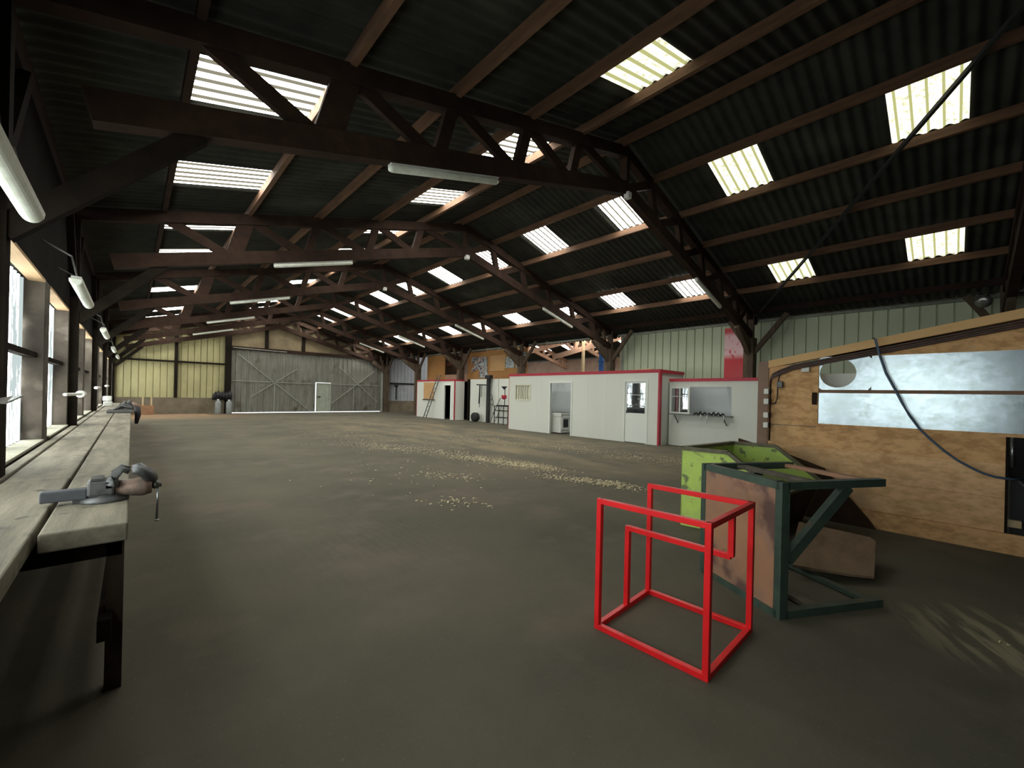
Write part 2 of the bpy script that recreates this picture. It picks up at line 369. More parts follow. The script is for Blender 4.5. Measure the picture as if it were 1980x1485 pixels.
# ------------------------------------------------------------------ trusses
LOWL, LOWR = .275, .275
def zl(x): return 5.5 - .275*abs(x-XA)       # underside of the lower chord
def zu(x): return zr(x) - .03 - .13           # top of the upper chord
def make_truss(mm):
    t = bpy.data.objects.new('roof_truss', None); COL.objects.link(t)
    def P(x, z): return (x, 0, z)
    W = .15
    B_ = lambda a, b, w, h: MB().beam(a, b, w, h)
    hc = .24
    B_(P(-.28, zl(-.28)+hc/2), P(XA, zl(XA)+hc/2), W, hc).build('lower_chord', mm, t, local=True)
    B_(P(14.5, zl(14.5)+hc/2), P(XA, zl(XA)+hc/2), W, hc).build('lower_chord', mm, t, local=True)
    B_(P(-.80, zu(-.8)-.1), P(XA, zu(XA-.01)-.1), W, .2).build('upper_chord', mm, t, local=True)
    B_(P(14.9, zu(14.9)-.1), P(XA, zu(XA+.01)-.1), W, .2).build('upper_chord', mm, t, local=True)
    left = [.35,1.65,3.0,4.36,5.6]; right = [14.0,13.12,11.87,10.6,9.33,8.06]
    def foot(x): return x if x == XA else (x-.22 if x < XA else x+.22)
    for x in left[1:] + [XA] + right[1:]:
        wd = .27 if x in (1.65, 13.12) else .16
        B_(P(foot(x), zl(foot(x))+.12), P(x, zu(x)-.1), .10, wd).build('web_post', mm, t, local=True)
    ch = left + [XA]
    for a, b in zip(ch[:-1], ch[1:]):
        B_(P(a+.05, zu(a+.05)-.12), P(foot(b)-.06, zl(foot(b)-.06)+.16), .07, .16).build('web_diagonal', mm, t, local=True)
    ch = right + [XA]
    for a, b in zip(ch[:-1], ch[1:]):
        B_(P(a-.05, zu(a-.05)-.12), P(foot(b)+.06, zl(foot(b)+.06)+.16), .07, .16).build('web_diagonal', mm, t, local=True)
    return t
tr0 = make_truss(M_TIM)
ordn = ['at the top right corner of the photo','nearest fully visible one, crossing the big upper left skylight','second one down the hall','third one down the hall','fourth one down the hall','fifth one down the hall','against the end wall above the gate']
for i, y in enumerate(TY):
    t = tr0 if i == 0 else copy_tree(tr0)
    t.location = (0, y, 0)
    tag(t, 'dark timber scissor truss, ' + ordn[i], 'truss', 'roof trusses of the hall')

# columns, right row (branching heads) and left row
def column_right(mm):
    t = bpy.data.objects.new('timber_column', None); COL.objects.link(t)
    MB().box(-.18,-.14,0,.18,.14,3.5).build('post', mm, t, local=True)
    MB().beam((0,0,3.3),(0,0,4.25),.1,.2).build('head_post', mm, t, local=True)
    MB().beam((-.02,0,3.02),(-1.15,0,zl(13.35)+.03),.13,.27).build('brace', mm, t, local=True)
    MB().beam((-.30,0,3.3),(-.55,0,zu(13.95)-.15),.1,.13).build('brace', mm, t, local=True)
    MB().beam((0,-.08,3.0),(0,-1.0,4.18),.1,.14).build('brace', mm, t, local=True)
    MB().beam((0,.08,3.2),(0,.62,4.1),.1,.14).build('brace', mm, t, local=True)
    return t
c0 = column_right(M_TIMD2 if 'M_TIMD2' in globals() else mat('column_timber', (.125,.09,.06), (.065,.047,.032), rough=.8, scale=3, stretch=(3,3,.5), bump=.1))
cl = ['behind the sloping plywood partition','beside the tall red panel','behind the long cabin, near the blue upright','behind the long cabin, left of the annex opening','standing on the floor between the two cabins','behind the far cabin with the ladder','at the right post of the end gate']
for i, y in enumerate(TY):
    t = c0 if i == 0 else copy_tree(c0)
    t.location = (14.5, y if i < 6 else 30.0, 0)
    tag(t, 'brown branching timber column ' + cl[i], 'column', 'timber columns along the right side')
def column_left(mm):
    t = bpy.data.objects.new('wall_post', None); COL.objects.link(t)
    MB().box(-.04,-.07,0,.055,.07,4.35).build('post', mm, t, local=True)
    MB().beam((.02,0,2.55),(1.1,0,zl(.4)+.02),.1,.15).build('brace', mm, t, local=True)
    for s in (-1,1): MB().beam((.0,s*.05,3.0),(.0,s*.9,4.1),.07,.12).build('brace', mm, t, local=True)
    return t
c0 = column_left(M_TIMD)
wl = ['off the left edge','at the left edge of the photo','with the nearest pale pipe elbow','with the second pale pipe stub','with the third pale pipe stub','past the end of the bench','in the left back corner']
for i, y in enumerate(TY):
    t = c0 if i == 0 else copy_tree(c0)
    t.location = (-.70, y, 0)
    tag(t, 'dark wall post behind the workbench, ' + wl[i], 'post', 'wall posts along the windows')

# ------------------------------------------------------------------ left wall and windows
XI, XO = -.744, -.90
wallm = MB()
ZS, ZH = .87, 2.68
wallm.box(XO-.05, YB, 0, XI, YE, ZS-.02)
ops = [(-.4,1.85), (2.25, 4.28)]
for yc in TY[1:-1]:
    nxt = TY[TY.index(yc)+1]
    ops += [(yc+.35, yc+2.6), (yc+3.0, nxt-.22)]
prev = YB
for a, b in ops:
    wallm.box(XO-.05, prev, ZS-.02, XI, a, ZH+.02); prev = b
wallm.box(XO-.05, prev, ZS-.02, XI, YE, ZH+.02)
struct(wallm.build('wall_left', M_BLOCK))
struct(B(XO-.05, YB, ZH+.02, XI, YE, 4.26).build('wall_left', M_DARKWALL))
M_WINS = sheet_light('side_light_sheet', (.90,.96,.93), WIN, 1, .18, 0, (.040,.047,.046), 1., 9, .45, 1., (1,1,.10), .07)
for (a, b) in ops:
    w = sempty(wname(), (XO, a, ZS))
    MB().wave((XO-.02, a, ZS), (0,1,0), (0,0,1), (1,0,0), b-a, ZH-ZS, .18, .022, 'sine', 8).build('translucent_sheet', M_WINS, w, smooth=True)
    B(XI-.13, a, 1.80, XI-.05, b, 1.86).build('middle_rail', M_TIMD, w)
    B(XO+.03, a, ZH-.012, XI+.005, b, ZH+.018).build('head_board', M_SOFFIT, w)
    B(XO+.01, a, ZS-.018, XI+.02, b, ZS+.004).build('sill', M_SILL, w)

# ------------------------------------------------------------------ right wall: green sheets, gutter, chipboards
rw = MB()
rw.wave((15.2, YB, 0), (0,1,0), (0,0,1), (-1,0,0), 9.6-YB, 4.2, .31, .05, 'groove')
struct(rw.build('wall_right', M_GREEN))
struct(MB().tube([(15.1, YB, 4.13), (15.1, YE-.1, 4.13)], .05, 10).build('trim_1', M_GUT, smooth=True))
struct(B(15.22, YB, 4.22, 15.4, YE, 4.45).build('trim_2', M_TIM))
struct(B(15.15, 9.56, 0, 15.25, 9.66, 4.1).build('trim_3', M_GUT))
o = MB().prism([(15.06,4.72,0),(15.06,5.48,0),(15.06,5.48,3.98),(15.06,5.2,3.98),(15.06,4.72,3.6)], (.06,0,0)).build('red_sheet', M_REDP)
tag(o, 'tall glossy red panel with a whitish painted-in reflection standing against the green wall', 'panel')
# chipboards hanging at the back of the right side
def board(x, y0, z0, y1, z1, m, lab, th=.03, nm='chipboard_panel', cat='board', grp=None):
    o = B(x, y0, z0, x+th, y1, z1).build(nm, m); tag(o, lab, cat, grp); return o
board(15.2, 15.3, 0, 20.5, 4.05, M_CHIP, 'wide orange brown chipboard wall panel carrying the mural')
board(15.2, 23.0, 0, 25.2, 4.08, M_CHIP, 'brown chipboard panel above the far cabin with the ladder')
board(15.16, 17.0, 2.86, 18.3, 3.75, M_CHIPL, 'paler square chipboard patch to the right of the mural', .035)
mur = MB().prism([(15.15,20.05,3.75),(15.15,18.6,3.72),(15.15,18.55,2.9),(15.15,18.35,2.5),(15.15,19.25,2.5),(15.15,19.3,3.0),(15.15,20.1,2.85),(15.15,20.0,3.1),(15.15,19.7,3.2),(15.15,20.1,3.45)], (.04,0,0)).build('mural', M_GRAF)
tag(mur, 'grey and white painted cut-out mural on the chipboard wall', 'mural')
board(15.15, 16.25, 3.0, 16.95, 3.6, M_POST, 'small white and dark printed notice nearest the mural', .03, 'notice', 'poster')
board(15.15, 15.35, 2.95, 16.1, 3.8, M_POST, 'blue and white printed notice half behind the column', .03, 'notice', 'poster')
o = B(15.2, 20.5, 0, 15.3, 23.0, 2.75).build('kick_board', M_RAW); tag(o, 'reddish low board closing the bottom of the upper opening beside the far column', 'board')
# low white panels between the cabins
for y0, y1, lab in ((16.5,18.95,'white wall panel left of the black post, with a round drum in front'), (13.7,16.45,'white wall panel right of the black post, behind the tool stand')):
    o = B(14.28, y0, 0, 14.34, y1, 2.36).build('white_panel', M_CABIN); tag(o, lab, 'panel', 'white panels between the cabins')
o = B(14.2, 19.0, 0, 14.3, 19.12, 2.36).build('timber_stud', M_TIMD); tag(o, 'dark timber stud at the left edge of the white panels', 'post')

# ------------------------------------------------------------------ annex seen through the openings
an = MB()
def zr2(x): return 4.28 + .27*(x-15.3) if x < 22.9 else 4.28+.27*7.6-.27*(x-22.9)
ann_sky = lambda y: ((y + .07) % 2.625) < .875
for (x0, x1, sk) in ((15.3,17.2,0),(17.2,18.5,1),(18.5,20.9,0),(20.9,22.2,1),(22.2,22.9,0),(22.9,25.1,0),(25.1,26.4,1),(26.4,30.4,0)):
    a = V((x0, 6.755, zr2(x0))); d = V((x1, 6.755, zr2(x1)))-a; L = d.length; d.normalize()
    an.wave(a, (0,1,0), d, (0,0,1), 23.6, L, WP, .024, 'sine', 6, skip=(lambda t: ann_sky(6.755+t)) if sk else None)
struct(an.build('ceiling', M_ROOF, local=True, smooth=True))
first = None
for (x0, x1) in ((17.2,18.5),(20.9,22.2),(25.1,26.4)):
    a = V((x0, 0, zr2(x0))); d = V((x1, 0, zr2(x1)))-a; L = d.length; d.normalize()
    p = MB().wave((0,0,0), (0,1,0), d, (0,0,1), .875, L, WP, .024, 'sine', 8).build(wname(), M_SKYL, local=True, smooth=True); struct(p)
    p.location = (x0, -.07+2.625*3, a.z)
    for k in range(4, 11):
        c = p.copy(); c.name = wname(); COL.objects.link(c); c.location = (x0, -.07+2.625*k, a.z)
aw = MB(); aw.box(28.4, 6.7, 0, 28.5, 30.3, 4.75); aw.box(16.5, 20., 0, 16.6, 27.2, 4.3); aw.box(15.4, 6.6, 0, 30.4, 6.75, 6.4)
struct(aw.build('wall_annex', M_ANNEXW))
at = make_truss(M_RAW)
for i, (y, lab) in enumerate(((13.9,'nearest one seen over the long cabin'),(18.6,'second one seen over the long cabin'),(23.6,'seen through the small opening above the far cabin'))):
    t = at if i == 0 else copy_tree(at)
    t.location = (15.95, y, -.12)
    tag(t, 'pinkish raw timber truss in the annex, ' + lab, 'truss', 'annex roof trusses')
o = MB().box(18.0-.06, 13.75, 0, 18.06, 13.87, 4.7).build('pale_post', M_WOODL); tag(o, 'pale square post in the annex seen over the long cabin', 'post')
t = thing('rack_upright', (16.4,11.5,0), 'bright blue steel rack upright in the annex beside the green wall', 'rack')
B(16.34,11.4,0,16.46,11.6,4.0).build('upright', M_BLUE, t); 
for z in (1.,2.,2.6,3.2,3.8): B(16.30,11.36,z,16.5,11.64,z+.05).build('bracket', M_BLUE, t)
t = thing('leaning_frame', (16.9,10.6,0), 'pale wooden ladder-like frame behind the blue upright', 'frame')
for s in (0,.5): MB().beam((16.8+s*.2,10.3+s,0),(16.9+s*.1,10.5+s*.6,3.7),.06,.08).build('stile', M_WOODL, t)
for z in (2.3,2.8,3.3): MB().beam((16.85,10.3,z),(16.95,10.9,z),.05,.05).build('rung', M_WOODL, t)
t = thing('timber_stack', (19,16,0), 'heap of pale sawn timber stacked in the annex', 'timber')
for k in range(7):
    z = .1+k*.38; B(18.2+.1*(k%2), 13.9, z, 19.6, 18.8, z+.16).build('beam', M_WOODL if k%2 else M_RAW, t)

# ------------------------------------------------------------------ end wall
YW = 30.3
e = MB(); e.wave((-.9, YW, .93), (1,0,0), (0,0,1), (0,-1,0), 5.3, 4.6, .30, .05, 'groove')
struct(e.build('wall_back', M_YEL))
struct(B(-.9, YW-.12, 0, 4.2, YW+.1, .93).build('wall_back', M_CONC))
struct(B(-.74, YW-.16, 2.93, 4.2, YW-.04, 3.03).build('trim_4', M_TIMD))
struct(B(1.78, YW-.2, .93, 1.92, YW-.05, 4.6).build('trim_5', M_TIMD))
struct(B(4.15, YW-.32, 0, 4.45, YW-.02, 5.2).build('trim_6', M_TIMD))
e = MB(); e.box(4.4, YW-.02, 4.12, 15.0, YW+.05, 6.6)
struct(e.build('wall_back', M_TAN))
struct(B(4.4, YW-.22, 3.95, 14.4, YW-.03, 4.14).build('trim_7', M_TIM))
for i, x in enumerate((6.35, 8.55, 12.0)): struct(B(x-.1, YW-.14, 4.14, x+.1, YW-.03, 6.0).build('trim_%d' % (8+i), M_TIMD))
struct(MB().tube([(4.5, YW-.24, 4.03),(7.5, YW-.24, 4.0)], .02, 8).build('trim_11', M_GUT))
e = MB(); e.wave((14.75, YW, .85), (1,0,0), (0,0,1), (0,-1,0), 15.3, 5.6, .3, .03, 'trap')
struct(e.build('wall_back', M_BLUESH))
struct(B(14.75, YW-.12, 0, 30.2, YW+.1, .85).build('wall_back', M_CONC))
struct(B(14.13, YW-.2, 0, 14.27, YW-.02, 4.0).build('trim_13', M_GUT))
struct(B(14.27, YW-.12, 0, 14.8, YW+.1, 6.2).build('trim_14', M_TIMD))
struct(B(14.9, YW-.12, 2.18, 18, YW-.05, 2.28).build('trim_12', M_TIMD))
# gate leaves
def leaf(name, x0, x1, hole=None):
    g = sempty(name, ((x0+x1)/2, YW-.06, .04))
    m = MB()
    if hole:
        m.wave((x0, YW-.06, hole[1]), (1,0,0), (0,0,1), (0,-1,0), hole[0]-x0, 3.95-hole[1], .31, .07, 'trap')
        m.wave((hole[0], YW-.06, .05), (1,0,0), (0,0,1), (0,-1,0), x1-hole[0], 3.9, .31, .07, 'trap')
    else: m.wave((x0, YW-.06, .05), (1,0,0), (0,0,1), (0,-1,0), x1-x0, 3.9, .31, .07, 'trap')
    m.build('gate_sheet', M_GATE, g)
    return g
g1 = leaf('door_1', 4.46, 9.36); g2 = leaf('door_2', 9.36, 14.15, (10.40, 2.08))
yy = YW-.16
for g, segs in ((g1, [((4.8,3.68),(9.07,.08)),((5.5,1.0),(8.2,2.95)),((4.5,2.02),(9.25,1.97)),((6.83,.06),(6.83,2.0))]), (g2, [((10.9,3.3),(13.9,.7)),((10.45,.63),(13.6,3.1)),((10.5,2.0),(13.9,2.0)),((12.0,.06),(12.0,2.0))])):
    for a, b in segs: MB().beam((a[0],yy,a[1]),(b[0],yy,b[1]),.03,.05, up=(0,1,0)).build('brace', M_GUT, g)
d3 = sempty('door_3', (9.9, YW-.1, .04))
dm = MB(); dm.wave((9.44, YW-.1, .05), (1,0,0), (0,0,1), (0,-1,0), .94, 1.98, .2, .02, 'trap'); dm.build('door_leaf', mat('wicket_paint', (.38,.41,.33), (.28,.31,.25), rough=.55, scale=3), d3)
MB().box(9.43, YW-.14, 2.0, 10.4, YW-.07, 2.06).box(9.42, YW-.14, .04, 9.46, YW-.07, 2.0).box(10.36, YW-.14, .04, 10.4, YW-.07, 2.0).build('door_frame', M_GUT, d3)
B(9.5, YW-.2, 1.05, 9.7, YW-.13, 1.12).build('door_handle', M_BLACK, d3)

# back wall of the near end, behind the camera
struct(B(-.9, YB-.1, 0, 15.3, YB, 6.6).build('wall_front', M_DARKWALL))

# ------------------------------------------------------------------ cabins
def cabin_long():
    X0, X1, Ya, Yb, H = 12.4, 14.1, 6.46, 13.58, 2.36
    t = thing('site_cabin', ((X0+X1)/2, (Ya+Yb)/2, 0), 'long white panel cabin with red roof edge, open doorway and glazed door', 'cabin')
    w = MB(); T = .06
    ops = [(6.90,7.68,0,2.05),(10.04,11.10,0,2.03),(12.28,13.13,1.34,1.94)]
    y = Ya
    for a, b, z0, z1 in ops:
        w.box(X0, y, 0, X0+T, a, H)
        if z0 > 0: w.box(X0, a, 0, X0+T, b, z0)
        w.box(X0, a, z1, X0+T, b, H); y = b
    w.box(X0, y, 0, X0+T, Yb, H)
    w.build('front_panel', M_CABIN, t)
    B(X0+T, Ya, 0, X1, Ya+T, H).build('end_panel', M_CABIN, t)
    B(X0+T, Yb-T, 0, X1, Yb, H).build('end_panel', M_CABIN, t)
    B(X1-T, Ya+T, 0, X1, Yb-T, H).build('back_panel', M_IN, t)
    B(X0+T, 9.2, 0, X1-T, 9.25, H).build('partition', M_IN, t)
    for y in (7.4, 10.2, 12.0): B(X0+T, y, H-.08, X1-T, y+.06, H).build('roof_joist', M_IN, t)
    MB().box(X0-.02, Ya-.03, H-.02, X0+.10, Yb+.01, H+.085).box(X0+.1, Ya-.03, H-.02, X1, Ya+.08, H+.085).box(X0+.1, Yb-.08, H-.02, X1, Yb+.01, H+.085).build('roof_trim', M_RED, t)
    MB().box(X0-.02, Ya-.03, 0, X0+.12, Ya-.002, H-.02).box(X0-.02, Ya-.002, 0, X0-.002, Ya+.03, H-.02).build('corner_trim', M_RED, t)
    B(X0-.005, Yb, 0, X0+.03, Yb+.02, H).build('corner_trim', M_RED, t)
    for y in (8.45, 9.25, 11.9): B(X0-.006, y, 0, X0, y+.012, H).build('panel_joint', M_CABIN2, t)
    # open doorway frame
    MB().box(X0-.03,9.98,0,X0+.02,10.04,2.09).box(X0-.03,11.10,0,X0+.02,11.16,2.09).box(X0-.03,10.04,2.03,X0+.02,11.10,2.09).build('door_frame', M_CABIN2, t)
    d = B(X0+.0, 6.91, .02, X0+.045, 7.67, 1.0).build('door', M_CABIN2, t)
    MB().box(X0,6.91,1.0,X0+.045,6.95,2.04).box(X0,7.63,1.0,X0+.045,7.67,2.04).box(X0,6.95,2.0,X0+.045,7.63,2.04).box(X0+.005,6.95,1.60,X0+.03,7.63,1.615).build('glazing_frame', M_CABIN2, d)
    B(X0+.02,6.95,1.0,X0+.026,7.63,2.0).build('glass', M_GLASS, d)
    B(X0-.03,7.60,.98,X0,7.63,1.08).build('door_handle', M_STEEL, d)
    MB().box(X0-.02,6.84,0,X0+.02,6.9,2.12).box(X0-.02,7.69,0,X0+.02,7.75,2.12).box(X0-.02,6.9,2.06,X0+.02,7.69,2.12).build('door_frame', M_CABIN2, t)
    w = MB().box(X0-.02,12.22,1.28,X0+.02,12.28,2.0).box(X0-.02,13.13,1.28,X0+.02,13.19,2.0).box(X0-.02,12.28,1.94,X0+.02,13.13,2.0).box(X0-.02,12.28,1.28,X0+.02,13.13,1.34).build('window_frame', M_CREAM, t)
    B(X0+.045,12.28,1.34,X0+.055,13.13,1.94).build('obscured_pane', M_CREAM, w)
    for k in range(5): MB().tube([(X0+.01, 12.42+k*.14, 1.34),(X0-.0, 12.42+k*.14+(.03 if k<3 else -.02), 1.64),(X0+.01, 12.42+k*.14, 1.94)], .012, 8).build('grille_bar', mat('grille', (.38,.38,.28), (.3,.3,.22)), w)
    return t
cabin_long()
# cooker in the doorway
t = thing('cooker', (12.95,10.95,0), 'white freestanding oven cooker inside the open doorway of the long cabin', 'cooker')
B(12.62,10.72,.04,13.2,11.30,.84).build('body', M_WHITE, t, bevel=.01)
B(12.60,10.70,.70,12.63,11.12,.82).build('control_panel', M_WHITE, t)
o = B(12.66,10.69,.16,13.12,10.715,.66).build('oven_door', M_WHITE, t); B(12.74,10.68,.26,13.04,10.695,.58).build('oven_glass', M_DKGLASS, o)
MB().tube([(12.72,10.665,.63),(13.06,10.665,.63)], .012, 8).build('handle', M_CHROME, o)
for k in range(4): MB().tube([(12.70+k*.12,10.70,.76),(12.70+k*.12,10.675,.76)], .018, 10).build('knob', M_STEEL, t)
B(12.64,10.74,.84,13.18,11.28,.86).build('hob', M_STEEL, t)

def cabin_b():
    X0, X1, Ya, Yb, H = 13.0, 14.25, 3.80, 6.41, 2.08
    t = thing('counter_cabin', ((X0+X1)/2, (Ya+Yb)/2, 0), 'short white panel cabin with a wide counter hatch and red roof edge', 'cabin')
    T = .06; w = MB()
    w.box(X0,Ya,0,X0+T,Yb,1.04); w.box(X0,Ya,1.9,X0+T,Yb,H); w.box(X0,Ya,1.04,X0+T,4.5,1.9); w.box(X0,6.39,1.04,X0+T,Yb,1.9)
    w.build('front_panel', M_CABIN, t)
    B(X0+T,Ya,0,X1,Ya+T,H).build('end_panel', M_CABIN, t)
    B(X1-T,Ya+T,0,X1,Yb,H).build('back_panel', M_IN, t)
    B(X0+T,5.0,H-.08,X1-T,5.06,H).build('roof_joist', M_IN, t)
    B(X0+T,Yb-T,0,X1-T,Yb,H-.05).build('end_panel', M_IN, t)
    MB().box(X0-.02,Ya-.02,H-.01,X0+.1,Yb,H+.085).box(X0+.1,Ya-.02,H-.01,X1,Ya+.08,H+.085).build('roof_trim', M_RED, t)
    s = MB().box(X0+.0,5.74,1.04,X0+.05,5.80,1.9).box(X0,6.34,1.04,X0+.05,6.39,1.9).box(X0,5.8,1.85,X0+.05,6.34,1.9).box(X0,5.8,1.04,X0+.05,6.34,1.09).box(X0+.01,6.05,1.09,X0+.04,6.09,1.85).box(X0+.01,5.8,1.58,X0+.04,6.34,1.60).build('sliding_window', M_CABIN2, t)
    B(X0+.02,5.8,1.09,X0+.028,6.34,1.85).build('glass', M_GLASS, s)
    sh = B(X0-.30,4.45,1.01,X0+.02,6.3,1.035).build('counter_shelf', M_STEEL, t)
    for y in (4.62, 6.1): MB().beam((X0-.27,y,1.0),(X0-.01,y,.74),.02,.02).build('bracket', M_STEEL, sh)
    return t
cabin_b()
t = thing('cable_bundle', (12.85,5.1,1.035), 'tangle of black cables and straps lying on the cabin counter', 'cables')
for k in range(7):
    y = 4.6+k*.13; MB().tube([(12.74,y,1.06),(12.80,y+.06,1.10+.02*(k%3)),(12.88,y+.13,1.06),(12.93,y+.2,1.05)], .022, 8).build('cable', M_BLACK, t, smooth=True)
for y, z in ((5.26,.87),(5.08,.78),(4.60,.84)):
    MB().tube([(12.76,y,1.05),(12.69,y,1.03),(12.685,y-.01,z)], .014, 8).build('strap_end', M_WHITE, t, smooth=True)
# boards on top of the cabin roof
t = thing('plank_pile', (13.0,8.2,2.435), 'small pile of loose laths lying on the red roof edge of the long cabin', 'timber')
MB().beam((12.9,7.3,2.46),(13.1,9.2,2.46),.10,.045).build('lath', M_WOODL, t); MB().beam((13.1,6.9,2.46),(13.3,8.4,2.46),.12,.045).build('lath', M_TIM, t); MB().beam((12.95,7.0,2.505),(13.25,8.0,2.505),.08,.04).build('lath', M_WOODL, t)

def cabin_far():
    X0, X1, Ya, Yb, H = 13.6, 14.95, 19.55, 23.75, 2.25
    t = thing('far_cabin', ((X0+X1)/2, (Ya+Yb)/2, 0), 'small white cabin at the far end with red edges, ladder and dark doorway', 'cabin')
    T=.06; w = MB(); w.box(X0,Ya,0,X0+T,19.93,H); w.box(X0,20.57,0,X0+T,Yb,H); w.box(X0,19.93,2.0,X0+T,20.57,H); w.build('front_panel', M_CABIN, t)
    B(X0+T,Ya,0,14.3,Ya+T,H).build('end_panel', M_CABIN, t); B(X0+T,Yb-T,0,X1,Yb,H).build('end_panel', M_CABIN, t)
    B(X1-T,Ya+T,0,X1,Yb-T,H).build('back_panel', M_TIMD, t)
    B(X0-.02,Ya,H,14.3,Yb,H+.09).build('roof_trim', M_RED, t)
    B(X0+T,Ya+T,H-.04,X1-T,Yb-T,H).build('roof_panel', M_TIMD, t)
    B(X0-.03,Ya-.02,0,X0+.05,Ya,H).build('corner_trim', M_RED, t); B(X0-.01,Yb,0,X0+.04,Yb+.03,H).build('corner_trim', M_RED, t)
    B(X0-.025,21.7,1.15,X0-.002,22.9,2.18).build('chipboard_patch', M_CHIPL, t)
    B(X0-.03,21.6,1.08,X0-.002,23.0,1.13).build('batten', M_TIMD, t)
    MB().box(X0-.02,19.87,0,X0+.01,19.93,2.06).box(X0-.02,20.57,0,X0+.01,20.63,2.06).box(X0-.02,19.93,2.0,X0+.01,20.57,2.06).build('door_frame', M_CABIN2, t)
    return t
cabin_far()
t = thing('ladder', (13.3,22.0,0), 'thin metal ladder leaning against the far cabin', 'ladder')
l0 = [(13.15,22.15,0),(13.52,21.2,2.62)]; l1 = [(13.15,21.85,0),(13.52,20.9,2.62)]
MB().beam(*l0,.03,.05).build('stile', M_STEEL, t); MB().beam(*l1,.03,.05).build('stile', M_STEEL, t)
for k in range(9):
    f_ = (k+.6)/9.5; a = V(l0[0]).lerp(V(l0[1]), f_); b = V(l1[0]).lerp(V(l1[1]), f_); MB().tube([a, b], .014, 8).build('rung', M_STEEL, t)

# things between the cabins
t = thing('drum', (13.95,17.95,0), 'round dark rubber drum on the floor in front of the white panel', 'drum')
MB().lathe((13.75,17.95,.26), [(.12,0),(.24,.02),(.26,.1),(.24,.28),(.12,.3)], axis=(1,0,0), n=24).build('tyre', M_BLACK, t, smooth=True)
t = thing('black_post', (14.1,17.1,0), 'black steel post carrying hooks with hanging straps and hoops', 'post')
MB().box(14.02,17.0,0,14.16,17.18,2.45).build('post', M_BLACK, t)
B(13.98,16.88,2.36,14.2,17.28,2.55).build('post_cap', M_BLACK, t)
MB().beam((14.05,17.1,2.02),(14.0,18.0,2.04),.05,.06).build('bracket', M_BLACK, t)
for y, z, r in ((17.72,1.0,.022),(17.55,1.35,.012),(17.68,.8,.01)): MB().tube([(14.0,y,2.02),(14.0,y+.02,(2+z)/2),(14.0,y+.05,z)], r*1.6, 8).build('strap', M_BLACK, t)
for z, r in ((1.35,.16),(1.1,.2),(.75,.26)):
    MB().tube([(14.02, 16.98-r*(1-math.cos(a)), z+r*math.sin(a)) for a in [i*math.pi*1.5/12-.4 for i in range(13)]], .018, 8).build('hoop', M_STEEL, t, smooth=True)
t = thing('tool_stand', (13.9,15.8,0), 'black tubular stand with a funnel lamp and a red pot beside the long cabin', 'stand')
for y in (15.45,16.15):
    for x in (13.75,14.05): MB().tube([(x,y,0),(x,y,.95)], .022, 8).build('leg', M_BLACK, t)
for z in (.35,.7,.93): MB().tube([(13.75,15.45,z),(13.75,16.15,z),(14.05,16.15,z),(14.05,15.45,z),(13.75,15.45,z)], .018, 8).build('rail', M_BLACK, t)
MB().box(13.73,15.42,.93,14.07,16.0,.99).build('top', M_BLACK, t)
MB().tube([(13.9,15.55,.95),(13.9,15.55,1.85)], .02, 8).build('stem', M_BLACK, t)
MB().lathe((13.9,15.6,1.78), [(.03,0),(.05,.04),(.15,.14),(.16,.16)], n=18).build('funnel', M_BLACK, t, smooth=True)
MB().lathe((13.9,15.6,1.28), [(.05,0),(.13,.06),(.14,.2),(.12,.22)], n=18).build('pot', M_RED, t, smooth=True)
o = MB().beam((13.95,16.75,.02),(14.22,16.25,1.35),.03,.03).build('crowbar', M_STEEL); tag(o, 'grey rod leaning on the white panel between post and stand', 'rod')
o = MB().beam((13.95,16.4,.02),(14.22,16.15,.9),.025,.025).build('crowbar', M_TIMD); tag(o, 'short dark rod leaning on the white panel beside the black stand', 'rod')

# ------------------------------------------------------------------ plywood partition on the right
XPp = 6.6
def topz(y): return 2.05 + (1.8-y)*.19
t = thing('plywood_partition', (XPp+.05, .2, 0), 'strand board partition with sloping top beam and two long zinc sheets', 'partition')
YN = -1.6
pn = MB()
pn.prism([(XPp,1.8,0.12),(XPp,-.355,.12),(XPp,-.355,1.22),(XPp,1.24,1.22),(XPp,1.24,1.175),(XPp,1.8,1.175)], (.02,0,0))
pn.prism([(XPp+.004,1.8,1.185),(XPp+.004,1.228,1.185),(XPp+.004,1.228,2.02),(XPp+.004,1.8,1.99)], (.02,0,0))
pn.prism([(XPp,1.22,2.085),(XPp,YN,2.05),(XPp,YN,topz(YN)-.1),(XPp,1.22,topz(1.22)-.1)], (.02,0,0))
pn.build('strand_board', M_OSB, t)
B(XPp-.03,YN,0,XPp,1.6,.205).build('skirting_board', M_OSB, t)
MB().box(XPp-.014,-.355,.212,XPp-.001,1.62,.56).box(XPp-.013,-.355,.563,XPp-.001,1.7,.91).build('lower_board', M_OSBL, t)
MB().prism([(XPp-.03,1.8,1.97),(XPp-.03,YN,topz(YN)-.08),(XPp-.03,YN,topz(YN)+.02),(XPp-.03,1.8,2.07)], (.1,0,0)).build('top_beam', M_PLY, t)
B(XPp-.015,1.80,0,XPp+.09,1.93,2.06).build('corner_post', mat('corner_brown', (.26,.165,.12), (.20,.125,.09), rough=.7, scale=3), t)
B(XPp-.018,YN,1.19,XPp,1.22,1.225).build('rail', M_OSB, t)
B(XPp-.022,YN,1.625,XPp-.004,1.22,1.665).build('rail', mat('rail_brown', (.27,.16,.10), (.2,.12,.08), scale=5), t)
B(XPp-.018,-.375,.21,XPp+.02,-.356,1.19).build('stud', M_TIMD, t)
